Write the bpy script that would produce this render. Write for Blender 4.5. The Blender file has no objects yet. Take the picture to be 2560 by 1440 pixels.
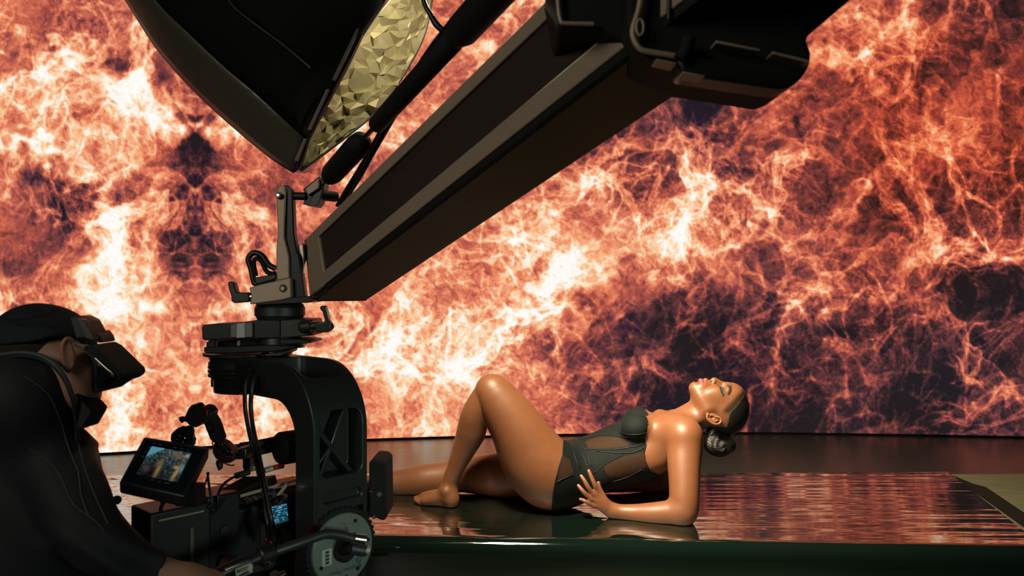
import bpy, bmesh, math, random
import numpy as np
from mathutils import Vector, Matrix

S = bpy.context.scene
COL = S.collection
# ------------------------------------------------------------------ camera, world, lights, exposure
FP = 1900.0                      # focal length in pixels of a 2560 px wide frame
EYE = 1.35
cam_d = bpy.data.cameras.new('camera'); cam = bpy.data.objects.new('camera', cam_d); COL.objects.link(cam)
cam_d.sensor_width = 36; cam_d.lens = 36*FP/2560; cam_d.clip_start = .05
cam.location = (0, 0, EYE); cam.rotation_euler = (math.radians(90), 0, 0)
cam_d.dof.use_dof = True; cam_d.dof.focus_distance = 3.4; cam_d.dof.aperture_fstop = 7.0
S.camera = cam
vs = S.view_settings
vs.view_transform = 'Standard'; vs.look = 'None'; vs.exposure = 0.0; vs.gamma = 1.0; vs.use_curve_mapping = False
world = bpy.data.worlds.new('studio_dark'); S.world = world; world.use_nodes = True
world.node_tree.nodes['Background'].inputs[0].default_value = (.0075, .0125, .011, 1)
world.node_tree.nodes['Background'].inputs[1].default_value = .35

def W(px, py, d):
    """photograph pixel at a distance -> point in the place"""
    return Vector(((px-1280)/FP*d, d, EYE-(py-720)/FP*d))

def lamp(name, kind, loc, target, energy, color, size=.3, spread=None):
    l = bpy.data.lights.new(name, kind); o = bpy.data.objects.new(name, l); COL.objects.link(o)
    o.location = loc; o.rotation_euler = (Vector(target)-Vector(loc)).to_track_quat('-Z', 'Y').to_euler()
    l.energy = energy; l.color = color
    if kind == 'AREA':
        l.shape = 'DISK'; l.size = size
        if spread: l.spread = spread
    elif kind in ('POINT', 'SPOT'): l.shadow_soft_size = size
    return o
KEY = lamp('softbox_lamp', 'AREA', W(1120, -420, 2.30), W(1640, 1060, 3.32), 40, (1.0, .83, .58), .55, math.radians(75))
LINING_LAMP = lamp('softbox_bulb', 'POINT', W(1130, -60, 2.15), W(900, 200, 2.4), 7.0, (1.0, .88, .60), .05)
RIG_FILL = lamp('rig_fill', 'AREA', (-1.9, -.9, 2.3), (-.35, 1.9, 1.3), 6.5, (1.0, .92, .76), 1.1, math.radians(100))  # unseen fill added to brighten the crane rig from the left
YOKE_FILL = lamp('yoke_fill', 'AREA', (1.4, -.3, 1.15), (-.42, 1.85, .84), .5, (.80, 1.0, .88), .5, math.radians(26))  # unseen fill added to brighten the yoke face and disc

# ------------------------------------------------------------------ materials
def mat(name, color, rough=.5, metal=0., spec=.5, coat=0., coat_rough=.1, bump=0., bscale=40., bstretch=None, sss=0., emit=None, estr=0., alpha=1., attr=None, var=0.):
    m = bpy.data.materials.new(name); m.use_nodes = True
    nt = m.node_tree; b = nt.nodes['Principled BSDF']; I = b.inputs
    I['Base Color'].default_value = (*color, 1); I['Roughness'].default_value = rough; I['Metallic'].default_value = metal
    I['Specular IOR Level'].default_value = spec; I['Coat Weight'].default_value = coat; I['Coat Roughness'].default_value = coat_rough
    if sss: I['Subsurface Weight'].default_value = sss; I['Subsurface Radius'].default_value = (.02, .008, .004); I['Subsurface Scale'].default_value = .5
    if emit: I['Emission Color'].default_value = (*emit, 1); I['Emission Strength'].default_value = estr
    if alpha < 1: I['Alpha'].default_value = alpha
    if bump or var:
        tc = nt.nodes.new('ShaderNodeTexCoord'); mp = nt.nodes.new('ShaderNodeMapping'); no = nt.nodes.new('ShaderNodeTexNoise')
        nt.links.new(tc.outputs['Object'], mp.inputs[0]); nt.links.new(mp.outputs[0], no.inputs['Vector'])
        if bstretch: mp.inputs['Scale'].default_value = bstretch
        no.inputs['Scale'].default_value = bscale; no.inputs['Detail'].default_value = 4
        if bump:
            bp = nt.nodes.new('ShaderNodeBump'); bp.inputs['Strength'].default_value = bump; bp.inputs['Distance'].default_value = .004
            nt.links.new(no.outputs['Fac'], bp.inputs['Height']); nt.links.new(bp.outputs[0], I['Normal'])
        if var:
            mx = nt.nodes.new('ShaderNodeMix'); mx.data_type = 'RGBA'
            mx.inputs['A'].default_value = tuple(c*(1-var) for c in color)+(1,); mx.inputs['B'].default_value = tuple(min(1, c*(1+var)) for c in color)+(1,)
            nt.links.new(no.outputs['Fac'], mx.inputs['Factor']); nt.links.new(mx.outputs['Result'], I['Base Color'])
    if attr:
        a = nt.nodes.new('ShaderNodeAttribute'); a.attribute_name = attr; nt.links.new(a.outputs['Color'], I['Base Color'])
    return m

M = {}
M['black_metal'] = mat('black_anodised_metal', (.016, .018, .018), .42, .3, .5, bump=.05, bscale=300, var=.3)
M['dark_metal'] = mat('dark_grey_metal', (.05, .056, .052), .45, .6, .5, bump=.05, bscale=200, bstretch=(1, 1, 6), var=.2)
M['grey_metal'] = mat('brushed_grey_metal', (.44, .345, .255), .5, .3, .5, bump=.12, bscale=60, bstretch=(1, 1, 14), var=.18)
M['steel'] = mat('bright_steel', (.55, .5, .45), .25, 1)
M['rubber'] = mat('matte_black_rubber', (.010, .011, .011), .75, 0, .3)
M['black_plastic'] = mat('black_plastic', (.013, .014, .015), .38, 0, .5)
M['cable'] = mat('black_cable_jacket', (.012, .012, .013), .35, 0, .5)
M['red_metal'] = mat('red_anodised_metal', (.30, .012, .010), .3, .7, .5)
M['glass_black'] = mat('black_glass', (.006, .008, .010), .08, 0, .6)
M['sticker'] = mat('pale_sticker_paper', (.42, .44, .34), .6, var=.1, bscale=30)
M['ink'] = mat('dark_ink', (.02, .03, .03), .6)

# ------------------------------------------------------------------ objects
def tag(o, label, cat, group=None, kind=None):
    o['label'] = label; o['category'] = cat
    if group: o['group'] = group
    if kind: o['kind'] = kind
    return o
def thing(name, loc, label, cat, group=None):
    o = bpy.data.objects.new(name, None); COL.objects.link(o); o.location = loc; o.empty_display_size = .05
    return tag(o, label, cat, group)
def adopt(o, parent):
    if parent is None: return o
    o.parent = parent
    if parent.type == 'EMPTY': o.matrix_parent_inverse = Matrix.Translation(-Vector(parent.location))
    return o
def link(name, me, m, parent=None, smooth=None, bevel=0., bseg=2, label=None):
    o = bpy.data.objects.new(name, me); COL.objects.link(o)
    if m is not None and not me.materials: me.materials.append(m)
    if smooth is not None:
        me.polygons.foreach_set('use_smooth', [True]*len(me.polygons))
        if smooth < 3: 
            try: me.set_sharp_from_angle(angle=smooth)
            except Exception: pass
    if bevel:
        b = o.modifiers.new('bevel', 'BEVEL'); b.width = bevel; b.segments = bseg; b.limit_method = 'ANGLE'; b.angle_limit = math.radians(32); b.harden_normals = False
    if label: o['label'] = label
    return adopt(o, parent)

class MB:
    """collects shapes that end up as ONE mesh"""
    def __init__(s): s.v = []; s.f = []; s.mi = []; s.cur = 0
    def add(s, vs, fs):
        n = len(s.v); s.v += [tuple(v) for v in vs]; s.f += [tuple(n+i for i in f) for f in fs]; s.mi += [s.cur]*len(fs); return s
    def prism(s, pts, ext):
        """closed outline of 3D points swept by the vector ext"""
        n = len(pts); pts = [Vector(p) for p in pts]; ext = Vector(ext)
        nrm = Vector((0, 0, 0))
        for i in range(n): nrm += pts[i].cross(pts[(i+1) % n])
        if nrm.dot(ext) > 0: pts = pts[::-1]
        return s.add(pts+[p+ext for p in pts], [tuple(range(n)), tuple(reversed(range(n, 2*n)))]+[((i+1) % n, i, n+i, n+(i+1) % n) for i in range(n)])
    def px(s, poly, d, th, ds=None):
        """outline given in photograph pixels, standing at distance d, th metres thick going away"""
        ds = ds or [d]*len(poly)
        return s.prism([W(x, y, q) for (x, y), q in zip(poly, ds)], (0, th, 0))
    def box(s, c, size, fr=None):
        c = Vector(c); fr = fr or ((1, 0, 0), (0, 1, 0), (0, 0, 1)); a, b, e = [Vector(k).normalized()*z/2 for k, z in zip(fr, size)]
        return s.prism([c-a-b-e, c+a-b-e, c+a+b-e, c-a+b-e], e*2)
    def cyl(s, a, b, r, r2=None, n=28, cap=True):
        return s.rev(a, b, [(0, r), (1, r2 if r2 is not None else r)], n, cap)
    def rev(s, a, b, prof, n=32, cap=True, per_m=False):
        """turned shape along a->b; prof = (fraction or metres along, radius)"""
        a = Vector(a); b = Vector(b); ax = b-a; L = 1 if per_m else ax.length; ax = ax.normalized()
        u = ax.orthogonal().normalized(); w = ax.cross(u)
        vs = []; fs = []
        for t, r in prof:
            for i in range(n):
                th = 2*math.pi*i/n; vs.append(a+ax*(t*L)+(u*math.cos(th)+w*math.sin(th))*r)
        for k in range(len(prof)-1):
            for i in range(n): j = (i+1) % n; fs.append((k*n+i, k*n+j, (k+1)*n+j, (k+1)*n+i))
        if cap: fs.append(tuple(reversed(range(n)))); fs.append(tuple(range((len(prof)-1)*n, len(prof)*n)))
        return s.add(vs, fs)
    def tube(s, pts, r, n=10, sub=6, close=False, flat=None):
        P, R = catmull(pts, r, sub, close); m = len(P); vs = []; fs = []; up = None
        for i in range(m):
            t = (P[(i+1) % m]-P[i-1]) if close else (P[min(i+1, m-1)]-P[max(i-1, 0)])
            t = t.normalized()
            if up is None: up = t.orthogonal().normalized()
            up = (up-t*up.dot(t)).normalized(); w = t.cross(up)
            for k in range(n):
                th = 2*math.pi*k/n; vs.append(P[i]+(up*math.cos(th)+w*math.sin(th))*R[i])
        for i in range(m if close else m-1):
            a = i*n; b = ((i+1) % m)*n
            for k in range(n): j = (k+1) % n; fs.append((a+k, a+j, b+j, b+k))
        if not close: fs.append(tuple(reversed(range(n)))); fs.append(tuple(range((m-1)*n, m*n)))
        return s.add(vs, fs)
    def ball(s, c, r, n=20, scale=(1, 1, 1)):
        c = Vector(c); vs = []; fs = []; k = n//2
        for i in range(k+1):
            a = math.pi*i/k
            for j in range(n):
                b = 2*math.pi*j/n; vs.append(c+Vector((math.sin(a)*math.cos(b)*scale[0], math.sin(a)*math.sin(b)*scale[1], math.cos(a)*scale[2]))*r)
        for i in range(k):
            for j in range(n): q = (j+1) % n; fs.append((i*n+j, (i+1)*n+j, (i+1)*n+q, i*n+q))
        return s.add(vs, fs)
    def mesh(s, name='m'):
        me = bpy.data.meshes.new(name); me.from_pydata(s.v, [], s.f)
        bm = bmesh.new(); bm.from_mesh(me); bmesh.ops.remove_doubles(bm, verts=bm.verts, dist=1e-6); bmesh.ops.recalc_face_normals(bm, faces=bm.faces); bm.to_mesh(me); bm.free()
        return me
    def build(s, name, m, parent=None, smooth=.6, bevel=0., bseg=2, label=None):
        return link(name, s.mesh(name), m, parent, smooth, bevel, bseg, label)

def catmull(pts, r, sub=6, close=False):
    pts = [Vector(p) for p in pts]; n = len(pts)
    rr = list(r) if isinstance(r, (list, tuple)) else [r]*n
    if n == 2 or sub <= 1: return pts, rr
    P = []; R = []
    seg = n if close else n-1
    for i in range(seg):
        g = (lambda k: k % n) if close else (lambda k: max(0, min(n-1, k)))
        a, b, c, d = pts[g(i-1)], pts[g(i)], pts[g(i+1)], pts[g(i+2)]
        for k in range(sub):
            t = k/sub; t2 = t*t; t3 = t2*t
            P.append(.5*((2*b)+(c-a)*t+(2*a-5*b+4*c-d)*t2+(3*b-a-3*c+d)*t3)); R.append(rr[g(i)]*(1-t)+rr[g(i+1)]*t)
    if not close: P.append(pts[-1]); R.append(rr[-1])
    return P, R

def cut(o, cutters):
    """cut the closed shapes in cutters (MB objects) out of o, for good"""
    tmp = []
    for c in cutters:
        q = bpy.data.objects.new('cutter', c.mesh('cutter')); COL.objects.link(q); tmp.append(q)
        b = o.modifiers.new('b', 'BOOLEAN'); b.operation = 'DIFFERENCE'; b.object = q; b.solver = 'EXACT'
    bv = [m for m in o.modifiers if m.type == 'BEVEL']
    for m in bv: m.show_viewport = False
    dg = bpy.context.evaluated_depsgraph_get(); dg.update()
    me = bpy.data.meshes.new_from_object(o.evaluated_get(dg)); old = o.data
    for m in [m for m in o.modifiers if m.type == 'BOOLEAN']: o.modifiers.remove(m)
    for m in bv: m.show_viewport = True
    o.data = me
    for q in tmp: bpy.data.objects.remove(q)
    return o

def rrect(cx, cy, w, h, r, n=5):
    out = []
    for sx, sy, a0 in ((1, 1, 0), (-1, 1, 90), (-1, -1, 180), (1, -1, 270)):
        for i in range(n+1):
            a = math.radians(a0+90*i/n); out.append((cx+sx*(w/2-r)+r*math.cos(a), cy+sy*(h/2-r)+r*math.sin(a)))
    return out
def _h(ix,iy,s):
    h=(ix.astype(np.int64)*374761393+iy.astype(np.int64)*668265263+s*1442695041)&0xffffffff
    h=((h^(h>>13))*1274126177)&0xffffffff
    return (h^(h>>16))
def perlin(x,y,s=0):
    ix=np.floor(x);iy=np.floor(y);fx=(x-ix);fy=(y-iy)
    ix=ix.astype(np.int64);iy=iy.astype(np.int64)
    u=fx*fx*fx*(fx*(fx*6-15)+10);v=fy*fy*fy*(fy*(fy*6-15)+10)
    def g(a,b):
        t=_h(ix+a,iy+b,s)*(2*np.pi/4294967296.)
        return np.cos(t)*(fx-a)+np.sin(t)*(fy-b)
    a=g(0,0);b=g(1,0);c=g(0,1);d=g(1,1)
    return 1.5*((a+(b-a)*u)*(1-v)+(c+(d-c)*u)*v)
def fbm(x,y,s,o=3,gain=.5):
    r=0;a=1
    for i in range(o):
        r=r+a*perlin(x,y,s+i*17);x=x*2.03;y=y*2.03;a*=gain
    return r
def bil(F,x,y):
    h,w=F.shape[:2];x=np.clip(x,0,w-1.001);y=np.clip(y,0,h-1.001)
    i=x.astype(np.int32);j=y.astype(np.int32);fx=x-i;fy=y-j
    if F.ndim==3:fx=fx[...,None];fy=fy[...,None]
    return (F[j,i]*(1-fx)+F[j,i+1]*fx)*(1-fy)+(F[j+1,i]*(1-fx)+F[j+1,i+1]*fx)*fy
def advected(W,H,sc,seed,T,steps=14,cell=160.):
    """coordinates of every screen point carried backwards along a swirling flow"""
    gw,gh=W//3+40,H//3+40;st=3.0
    gx,gy=np.meshgrid((np.arange(gw)-20)*st,(np.arange(gh)-20)*st)
    X=gx/sc;Y=gy/sc
    psi=fbm(X,Y,seed,4,.42)
    vy,vx=np.gradient(psi,st);V=np.stack([vy,-vx],-1)*sc
    V=V/np.sqrt((V**2).sum(-1).mean())
    x,y=np.meshgrid(np.arange(W,dtype=float),np.arange(H,dtype=float))
    dt=T*sc/steps
    for k in range(steps):
        v=bil(V,x/st+20,y/st+20);x=x-v[...,0]*dt;y=y-v[...,1]*dt
    return x,y
def wisps(W,H,k):
    """k = grid points per photograph cell"""
    out=0;tot=0;L=[]
    for (sc,T,f,w,seed,p) in ((1.5,.42,.55,1.0,3,5),(1.0,.5,.42,.9,11,5),(.62,.5,.32,.8,29,4),(.4,.45,.2,.55,43,4)):
        x,y=advected(W,H,sc*k,seed,T)
        X=x/(f*k);Y=y/(f*k)
        n=fbm(X,Y,seed+100,3,.45)
        L.append((w,n,p))
    return L
def grid_noise(gw,gh,step,lam,s,o,g):
    x,y=np.meshgrid(np.arange(gw)*step,np.arange(gh)*step)
    return fbm(x/lam,y/lam,s,o,g)
def blur(a,n=1):
    for _ in range(n):
        a=(a+np.roll(a,1,0)+np.roll(a,-1,0))/3.;a=(a+np.roll(a,1,1)+np.roll(a,-1,1))/3.
    return a
def sheets(W,H,lam,amp,seed,per=7,o=3,g=.45,base=None):
    """translucent folded sheets: how densely a swirled cloth of points lands on each screen cell"""
    pad=int(lam*1.2);st=4
    gw,gh=(W+2*pad)//st+2,(H+2*pad)//st+2
    D=np.stack([grid_noise(gw,gh,st,lam,seed,o,g),grid_noise(gw,gh,st,lam,seed+50,o,g),
                np.clip(.5+1.3*grid_noise(gw,gh,st,lam*.8,seed+90,2,.5),0,2)],-1)
    rng=np.random.default_rng(seed)
    n=int((W+2*pad)*(H+2*pad)*per)
    px=rng.random(n)*(W+2*pad);py=rng.random(n)*(H+2*pad)
    d=bil(D,px/st,py/st)
    qx=px-pad+d[:,0]*amp*lam;qy=py-pad+d[:,1]*amp*lam
    m=(qx>=0)&(qx<W-1)&(qy>=0)&(qy<H-1)
    qx=qx[m];qy=qy[m];w=d[m,2]
    i=qx.astype(int);j=qy.astype(int);fx=qx-i;fy=qy-j
    out=np.zeros(W*H)
    for a,b,c in ((0,0,(1-fx)*(1-fy)),(1,0,fx*(1-fy)),(0,1,(1-fx)*fy),(1,1,fx*fy)):
        out+=np.bincount((j+b)*W+i+a,weights=w*c,minlength=W*H)
    return out.reshape(H,W)/per
FIRE_T=np.array([
[.55,.60,.55,.60,.50,.50,.60,.60,.55,.50,.50,.50,.50,.60,.35,.32,.38],
[.66,.66,.42,.50,.50,.50,.62,.60,.50,.45,.40,.32,.32,.42,.42,.52,.40],
[.72,.74,.76,.66,.60,.60,.66,.58,.52,.46,.40,.28,.36,.38,.45,.60,.42],
[.50,.42,.52,.40,.52,.58,.52,.52,.58,.54,.50,.55,.50,.46,.40,.52,.40],
[.50,.50,.66,.45,.58,.60,.64,.66,.70,.64,.52,.52,.42,.36,.38,.32,.32],
[.52,.66,.76,.58,.66,.70,.74,.78,.74,.58,.34,.26,.30,.36,.34,.32,.36],
[.68,.70,.68,.60,.70,.70,.68,.62,.58,.46,.26,.22,.28,.30,.26,.24,.36],
[.72,.72,.64,.60,.65,.62,.60,.55,.50,.38,.20,.26,.30,.28,.22,.26,.36]])
# x, y, half-width, half-height, turn (degrees), strength
FIRE_T[5:,2:9]+=.06;FIRE_T[6:,0:10]+=.05;FIRE_T[5:,10:]-=.07;FIRE_T[3:5,5:9]+=.03
FIRE_B=[(260,690,60,120,5,.32),(250,640,40,110,12,.2),(330,740,90,40,-15,.22),(390,285,110,45,15,.32),(590,300,60,40,0,.3),
(70,240,90,60,0,.2),(150,400,130,30,-10,.25),(60,395,80,18,5,.25),(300,250,120,40,0,.15),(490,300,26,60,0,-.55),(490,400,55,26,0,-.5),(490,460,60,50,0,-.32),
(290,300,60,26,0,.12),(130,490,70,30,15,-.25),(170,540,50,50,0,-.22),(270,170,60,26,30,-.25),(495,600,45,70,0,-.15),(290,470,26,90,20,.22),(500,680,70,14,0,-.2),(515,770,40,16,0,.35),
(440,570,28,34,0,-.18),(1430,680,110,70,-25,.42),(1260,800,70,90,0,.2),(1130,850,90,60,25,.2),(960,900,60,60,0,.2),(1030,780,50,60,0,.12),(1400,620,40,120,0,.16),
(1600,560,80,50,0,.2),(1720,570,70,60,0,.32),(1840,580,100,22,-15,.36),(2020,560,60,25,0,.3),(2135,520,40,60,30,.36),(2140,455,36,14,0,.35),(1960,370,40,40,0,.3),
(1960,250,70,60,0,.14),(1990,290,22,26,0,-.3),(1760,270,50,50,0,-.22),(1880,400,60,30,0,-.2),(1700,650,60,60,0,.1),(1700,730,60,90,0,-.2),(1820,770,80,50,0,-.1),(1800,660,60,26,0,.1),
(2330,330,110,140,0,.14),(2070,700,100,60,-20,.1),(2030,800,120,60,-20,.2),(2450,700,120,50,0,-.16),(2420,480,60,60,0,-.1),(2220,480,50,80,0,-.08),
(1600,1040,110,40,-8,-.25),(1700,950,60,80,0,-.1),(1560,860,80,120,10,.06),(2330,1000,110,90,0,-.2),(2420,900,90,60,20,.16),(2450,1030,60,60,0,.12),(2040,920,60,60,0,.08),
(1780,1010,100,60,0,-.05),(2250,60,160,50,-20,.2),(2080,120,80,26,-30,.3),(2350,160,80,60,0,-.15),(2500,60,60,60,0,-.1),(1130,300,80,80,0,.1),(690,330,40,60,0,.1)]
FIRE_C=np.array([[0,34,24,34],[.14,64,38,46],[.28,112,60,62],[.42,172,84,74],[.55,218,118,90],[.67,243,158,116],[.79,252,202,156],[.91,254,238,214],[1.02,255,252,248]])
def fire_picture(W,H,x0,y0,k):
    """the burning picture the LED wall plays: W x H points, point (0,0) at (x0,y0), k points per design unit"""
    def lay(lams,amp,s,o,g=.45):
        return [sheets(W,H,l*k,amp,s+i*7,o=o,per=p,g=g) for i,(l,p) in enumerate(lams)]
    A=lay([(420,7),(270,7)],.50,1,6,.5)
    B=lay([(170,7),(110,6)],.55,20,5,.5)
    C=lay([(60,6)],.6,60,3)
    m=lambda a:np.maximum(.8*a,.6*a+.3*blur(a,1))/.53
    X,Y=np.meshgrid(x0+np.arange(W)/k,y0+np.arange(H)/k)
    lg=lambda a,g:np.log1p(m(a)*g)/g**.5
    big=lg(A[0],1.5)+lg(A[1],1.5)
    mid=lg(B[0],1.2)+lg(B[1],1.2)
    fin=lg(C[0],1.)
    # each scale of wisps comes and goes across the screen
    ma=np.clip(.65+.7*fbm(X/330,Y/330,401,3),.2,1.4);mb=np.clip(.6+.8*fbm(X/240,Y/240,411,3),.1,1.4);mc=np.clip(.5+.9*fbm(X/200,Y/200,421,3),0,1.4)
    w=.50*ma*(big-np.median(big))+.34*mb*(mid-np.median(mid))+.22*mc*(fin-np.median(fin))
    # billowing soft turbulence, domain-warped so it curls
    qx=fbm(X/130,Y/130,501,4,.55);qy=fbm(X/130,Y/130,511,4,.55)
    soft=fbm(X/95+1.6*qx,Y/95+1.6*qy,521,6,.62)
    ridge=1-np.abs(fbm(X/70+1.3*qy,Y/70+1.3*qx,531,5,.55))*1.7
    mot=fbm(X/17+qx*2,Y/13+qy*2,9,3,.6)
    wx=X+60*qx+26*fbm(X/60,Y/60,301,3,.5);wy=Y+60*qy+26*fbm(X/60,Y/60,311,3,.5)
    def mir(F):                       # the clip is mirrored about a vertical line left of centre
        c=int(round((490-x0)*k));n=int(200*k);F=F.copy()
        a=F[:,c-n:c];bl=np.clip(np.arange(n)/(30.*k),0,1)
        R=F[:,c:c+n]; F[:,c:c+n]=a[:,::-1]*bl[::-1]+R*(1-bl[::-1]);return F
    w=mir(w);soft=mir(soft);ridge=mir(ridge);mot=mir(mot)
    dxm=mir(wx-X);wy=mir(wy)
    wx=np.where((X>490)&(X<690),X-dxm,wx)
    T=bil(np.pad(FIRE_T,((0,1),(0,1)),'edge'),np.clip(wx/160,0,16),np.clip(wy/160,0,7))
    for bx,by,sx,sy,an,st in FIRE_B:
        c,s=np.cos(np.radians(an)),np.sin(np.radians(an))
        dx=wx-bx;dy=wy-by;u=(dx*c+dy*s)/sx;v=(-dx*s+dy*c)/sy
        T=T+st*np.exp(-(u*u+v*v)*.9)
    T=np.clip(T,.0,1.05)
    con=.36+.18*np.clip(1-T/.75,0,1)
    w=np.where(w>0,w/(1+.22*np.clip(w,0,9)),w*.95)
    I=T*1.0-.075+w*con+soft*(.08+.07*np.clip(T,0,1))+(ridge-.5)*(.04+.07*np.clip(T,0,1))+mot*.025
    I=np.clip(I,0,1.02)
    rgb=np.stack([np.interp(I,FIRE_C[:,0],FIRE_C[:,c+1]) for c in range(3)],-1)/255.
    red=np.clip((X-1750)/500,0,1)*np.clip(1.15-I,0,1)*np.clip(1.25-np.abs(Y-300)/430,0.0,1)
    red=red+np.clip(.5+fbm(X/260,Y/260,77,2),0,1)*.3*np.clip(1.1-I,0,1)
    rgb[...,1]*=1-.22*red;rgb[...,2]*=1-.36*red
    dark=np.clip(.30-I,0,.3)/.3
    hue=np.clip(.5+1.2*fbm(X/260,Y/200,88,3),0,1)*np.clip((2200-X)/600,0,1)
    rgb[...,2]+=.03*dark*hue;rgb[...,1]+=.02*dark*(1-hue)
    return np.clip(rgb,0,1)
# ------------------------------------------------------------------ smooth bodies: distance fields turned into one continuous surface
class Vol:
    def __init__(s, lo, hi, h):
        s.lo = np.array(lo, float); s.h = h; s.n = np.ceil((np.array(hi)-s.lo)/h).astype(int)+1
        s.ax = [s.lo[i]+h*np.arange(s.n[i]) for i in range(3)]; s.f = np.full(s.n, .5, np.float32)
    def sl(s, lo, hi):
        r = []
        for i in range(3):
            a = int(np.floor((lo[i]-s.lo[i])/s.h)); b = int(np.ceil((hi[i]-s.lo[i])/s.h))+1
            a = max(0, a); b = min(s.n[i], b)
            if b-a < 2: return None
            r.append(slice(a, b))
        return tuple(r)
    def grid(s, sl):
        return (s.ax[0][sl[0]][:, None, None], s.ax[1][sl[1]][None, :, None], s.ax[2][sl[2]][None, None, :])
def smin(a, b, k):
    h = np.maximum(k-np.abs(a-b), 0)/k
    return np.minimum(a, b)-h*h*k*.25
def cone(P, a, b, ra, rb, flat=None):
    X, Y, Z = P; ab = b-a; L = max(float(ab.dot(ab)), 1e-12)
    dx, dy, dz = X-a[0], Y-a[1], Z-a[2]
    t = np.clip((dx*ab[0]+dy*ab[1]+dz*ab[2])/L, 0, 1)
    ex, ey, ez = dx-t*ab[0], dy-t*ab[1], dz-t*ab[2]
    if flat is not None:
        n, f = flat; q = (ex*n[0]+ey*n[1]+ez*n[2])*(1/f-1); ex = ex+q*n[0]; ey = ey+q*n[1]; ez = ez+q*n[2]
    return np.sqrt(ex*ex+ey*ey+ez*ez)-(ra+(rb-ra)*t)
def apply(vol, prims, sign=None):
    for p in prims:
        kind = p[0]
        if kind == 'chain':
            _, pts, k, flat, mode = p
            P = [np.array(q[0]) for q in pts]; R = [q[1] for q in pts]
            m = k+.02+max(R)*(1 if flat is None else max(1, flat[1]))
            sl = vol.sl(np.min(P, 0)-m, np.max(P, 0)+m)
            if sl is None: continue
            G = vol.grid(sl); d = None; kk = .25*sum(R)/len(R) if len(P) > 3 and sum(R)/len(R) > .02 else 0; R = [r*(.972 if kk else 1) for r in R]
            for i in range(len(P)-1):
                mm = .03+k+max(R[i], R[i+1])*(1 if flat is None else max(1, flat[1]))
                s2 = vol.sl(np.minimum(P[i], P[i+1])-mm, np.maximum(P[i], P[i+1])+mm)
                if s2 is None: continue
                if d is None: d = np.full([q.stop-q.start for q in sl], .5, np.float32)
                s3 = tuple(slice(max(a.start-b.start, 0), max(a.stop-b.start, 0)) for a, b in zip(s2, sl))
                s2 = tuple(slice(b.start+c.start, min(b.start+c.stop, b.stop)) for b, c in zip(sl, s3))
                c = cone(vol.grid(s2), P[i], P[i+1], R[i], R[i+1], flat)
                s3 = tuple(slice(a.start-b.start, a.stop-b.start) for a, b in zip(s2, sl))
                d[s3] = smin(d[s3], c, kk) if kk else np.minimum(d[s3], c)
            if d is None: continue
        elif kind == 'ell':
            _, c, fr, rad, k, mode = p
            m = k+.02+max(rad); c = np.array(c); sl = vol.sl(c-m, c+m)
            if sl is None: continue
            X, Y, Z = vol.grid(sl); dx, dy, dz = X-c[0], Y-c[1], Z-c[2]; k0 = 0; k1 = 0
            for a, r in zip(fr, rad):
                q = dx*a[0]+dy*a[1]+dz*a[2]; k0 = k0+(q/r)**2; k1 = k1+(q/(r*r))**2
            k0 = np.sqrt(k0); k1 = np.sqrt(k1)+1e-9; d = k0*(k0-1)/k1
            d = np.where(k0 < .15, -min(rad)*.9, d)
        f = vol.f[sl]
        if mode == 'add': vol.f[sl] = smin(f, d, k)
        else: vol.f[sl] = -smin(-f, d, k)
def trilin(vol, F, p):
    q = (p-vol.lo)/vol.h; q = np.clip(q, 0, vol.n-1.001); i = q.astype(int); t = q-i; r = 0
    for a in (0, 1):
        for b in (0, 1):
            for c in (0, 1):
                w = (t[:, 0] if a else 1-t[:, 0])*(t[:, 1] if b else 1-t[:, 1])*(t[:, 2] if c else 1-t[:, 2])
                r = r+w*F[i[:, 0]+a, i[:, 1]+b, i[:, 2]+c]
    return r
def grad(vol, F, p):
    e = vol.h*1.0; g = np.zeros_like(p)
    for a in range(3):
        d = np.zeros(3); d[a] = e; g[:, a] = trilin(vol, F, p+d)-trilin(vol, F, p-d)
    return g/(2*e)
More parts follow.
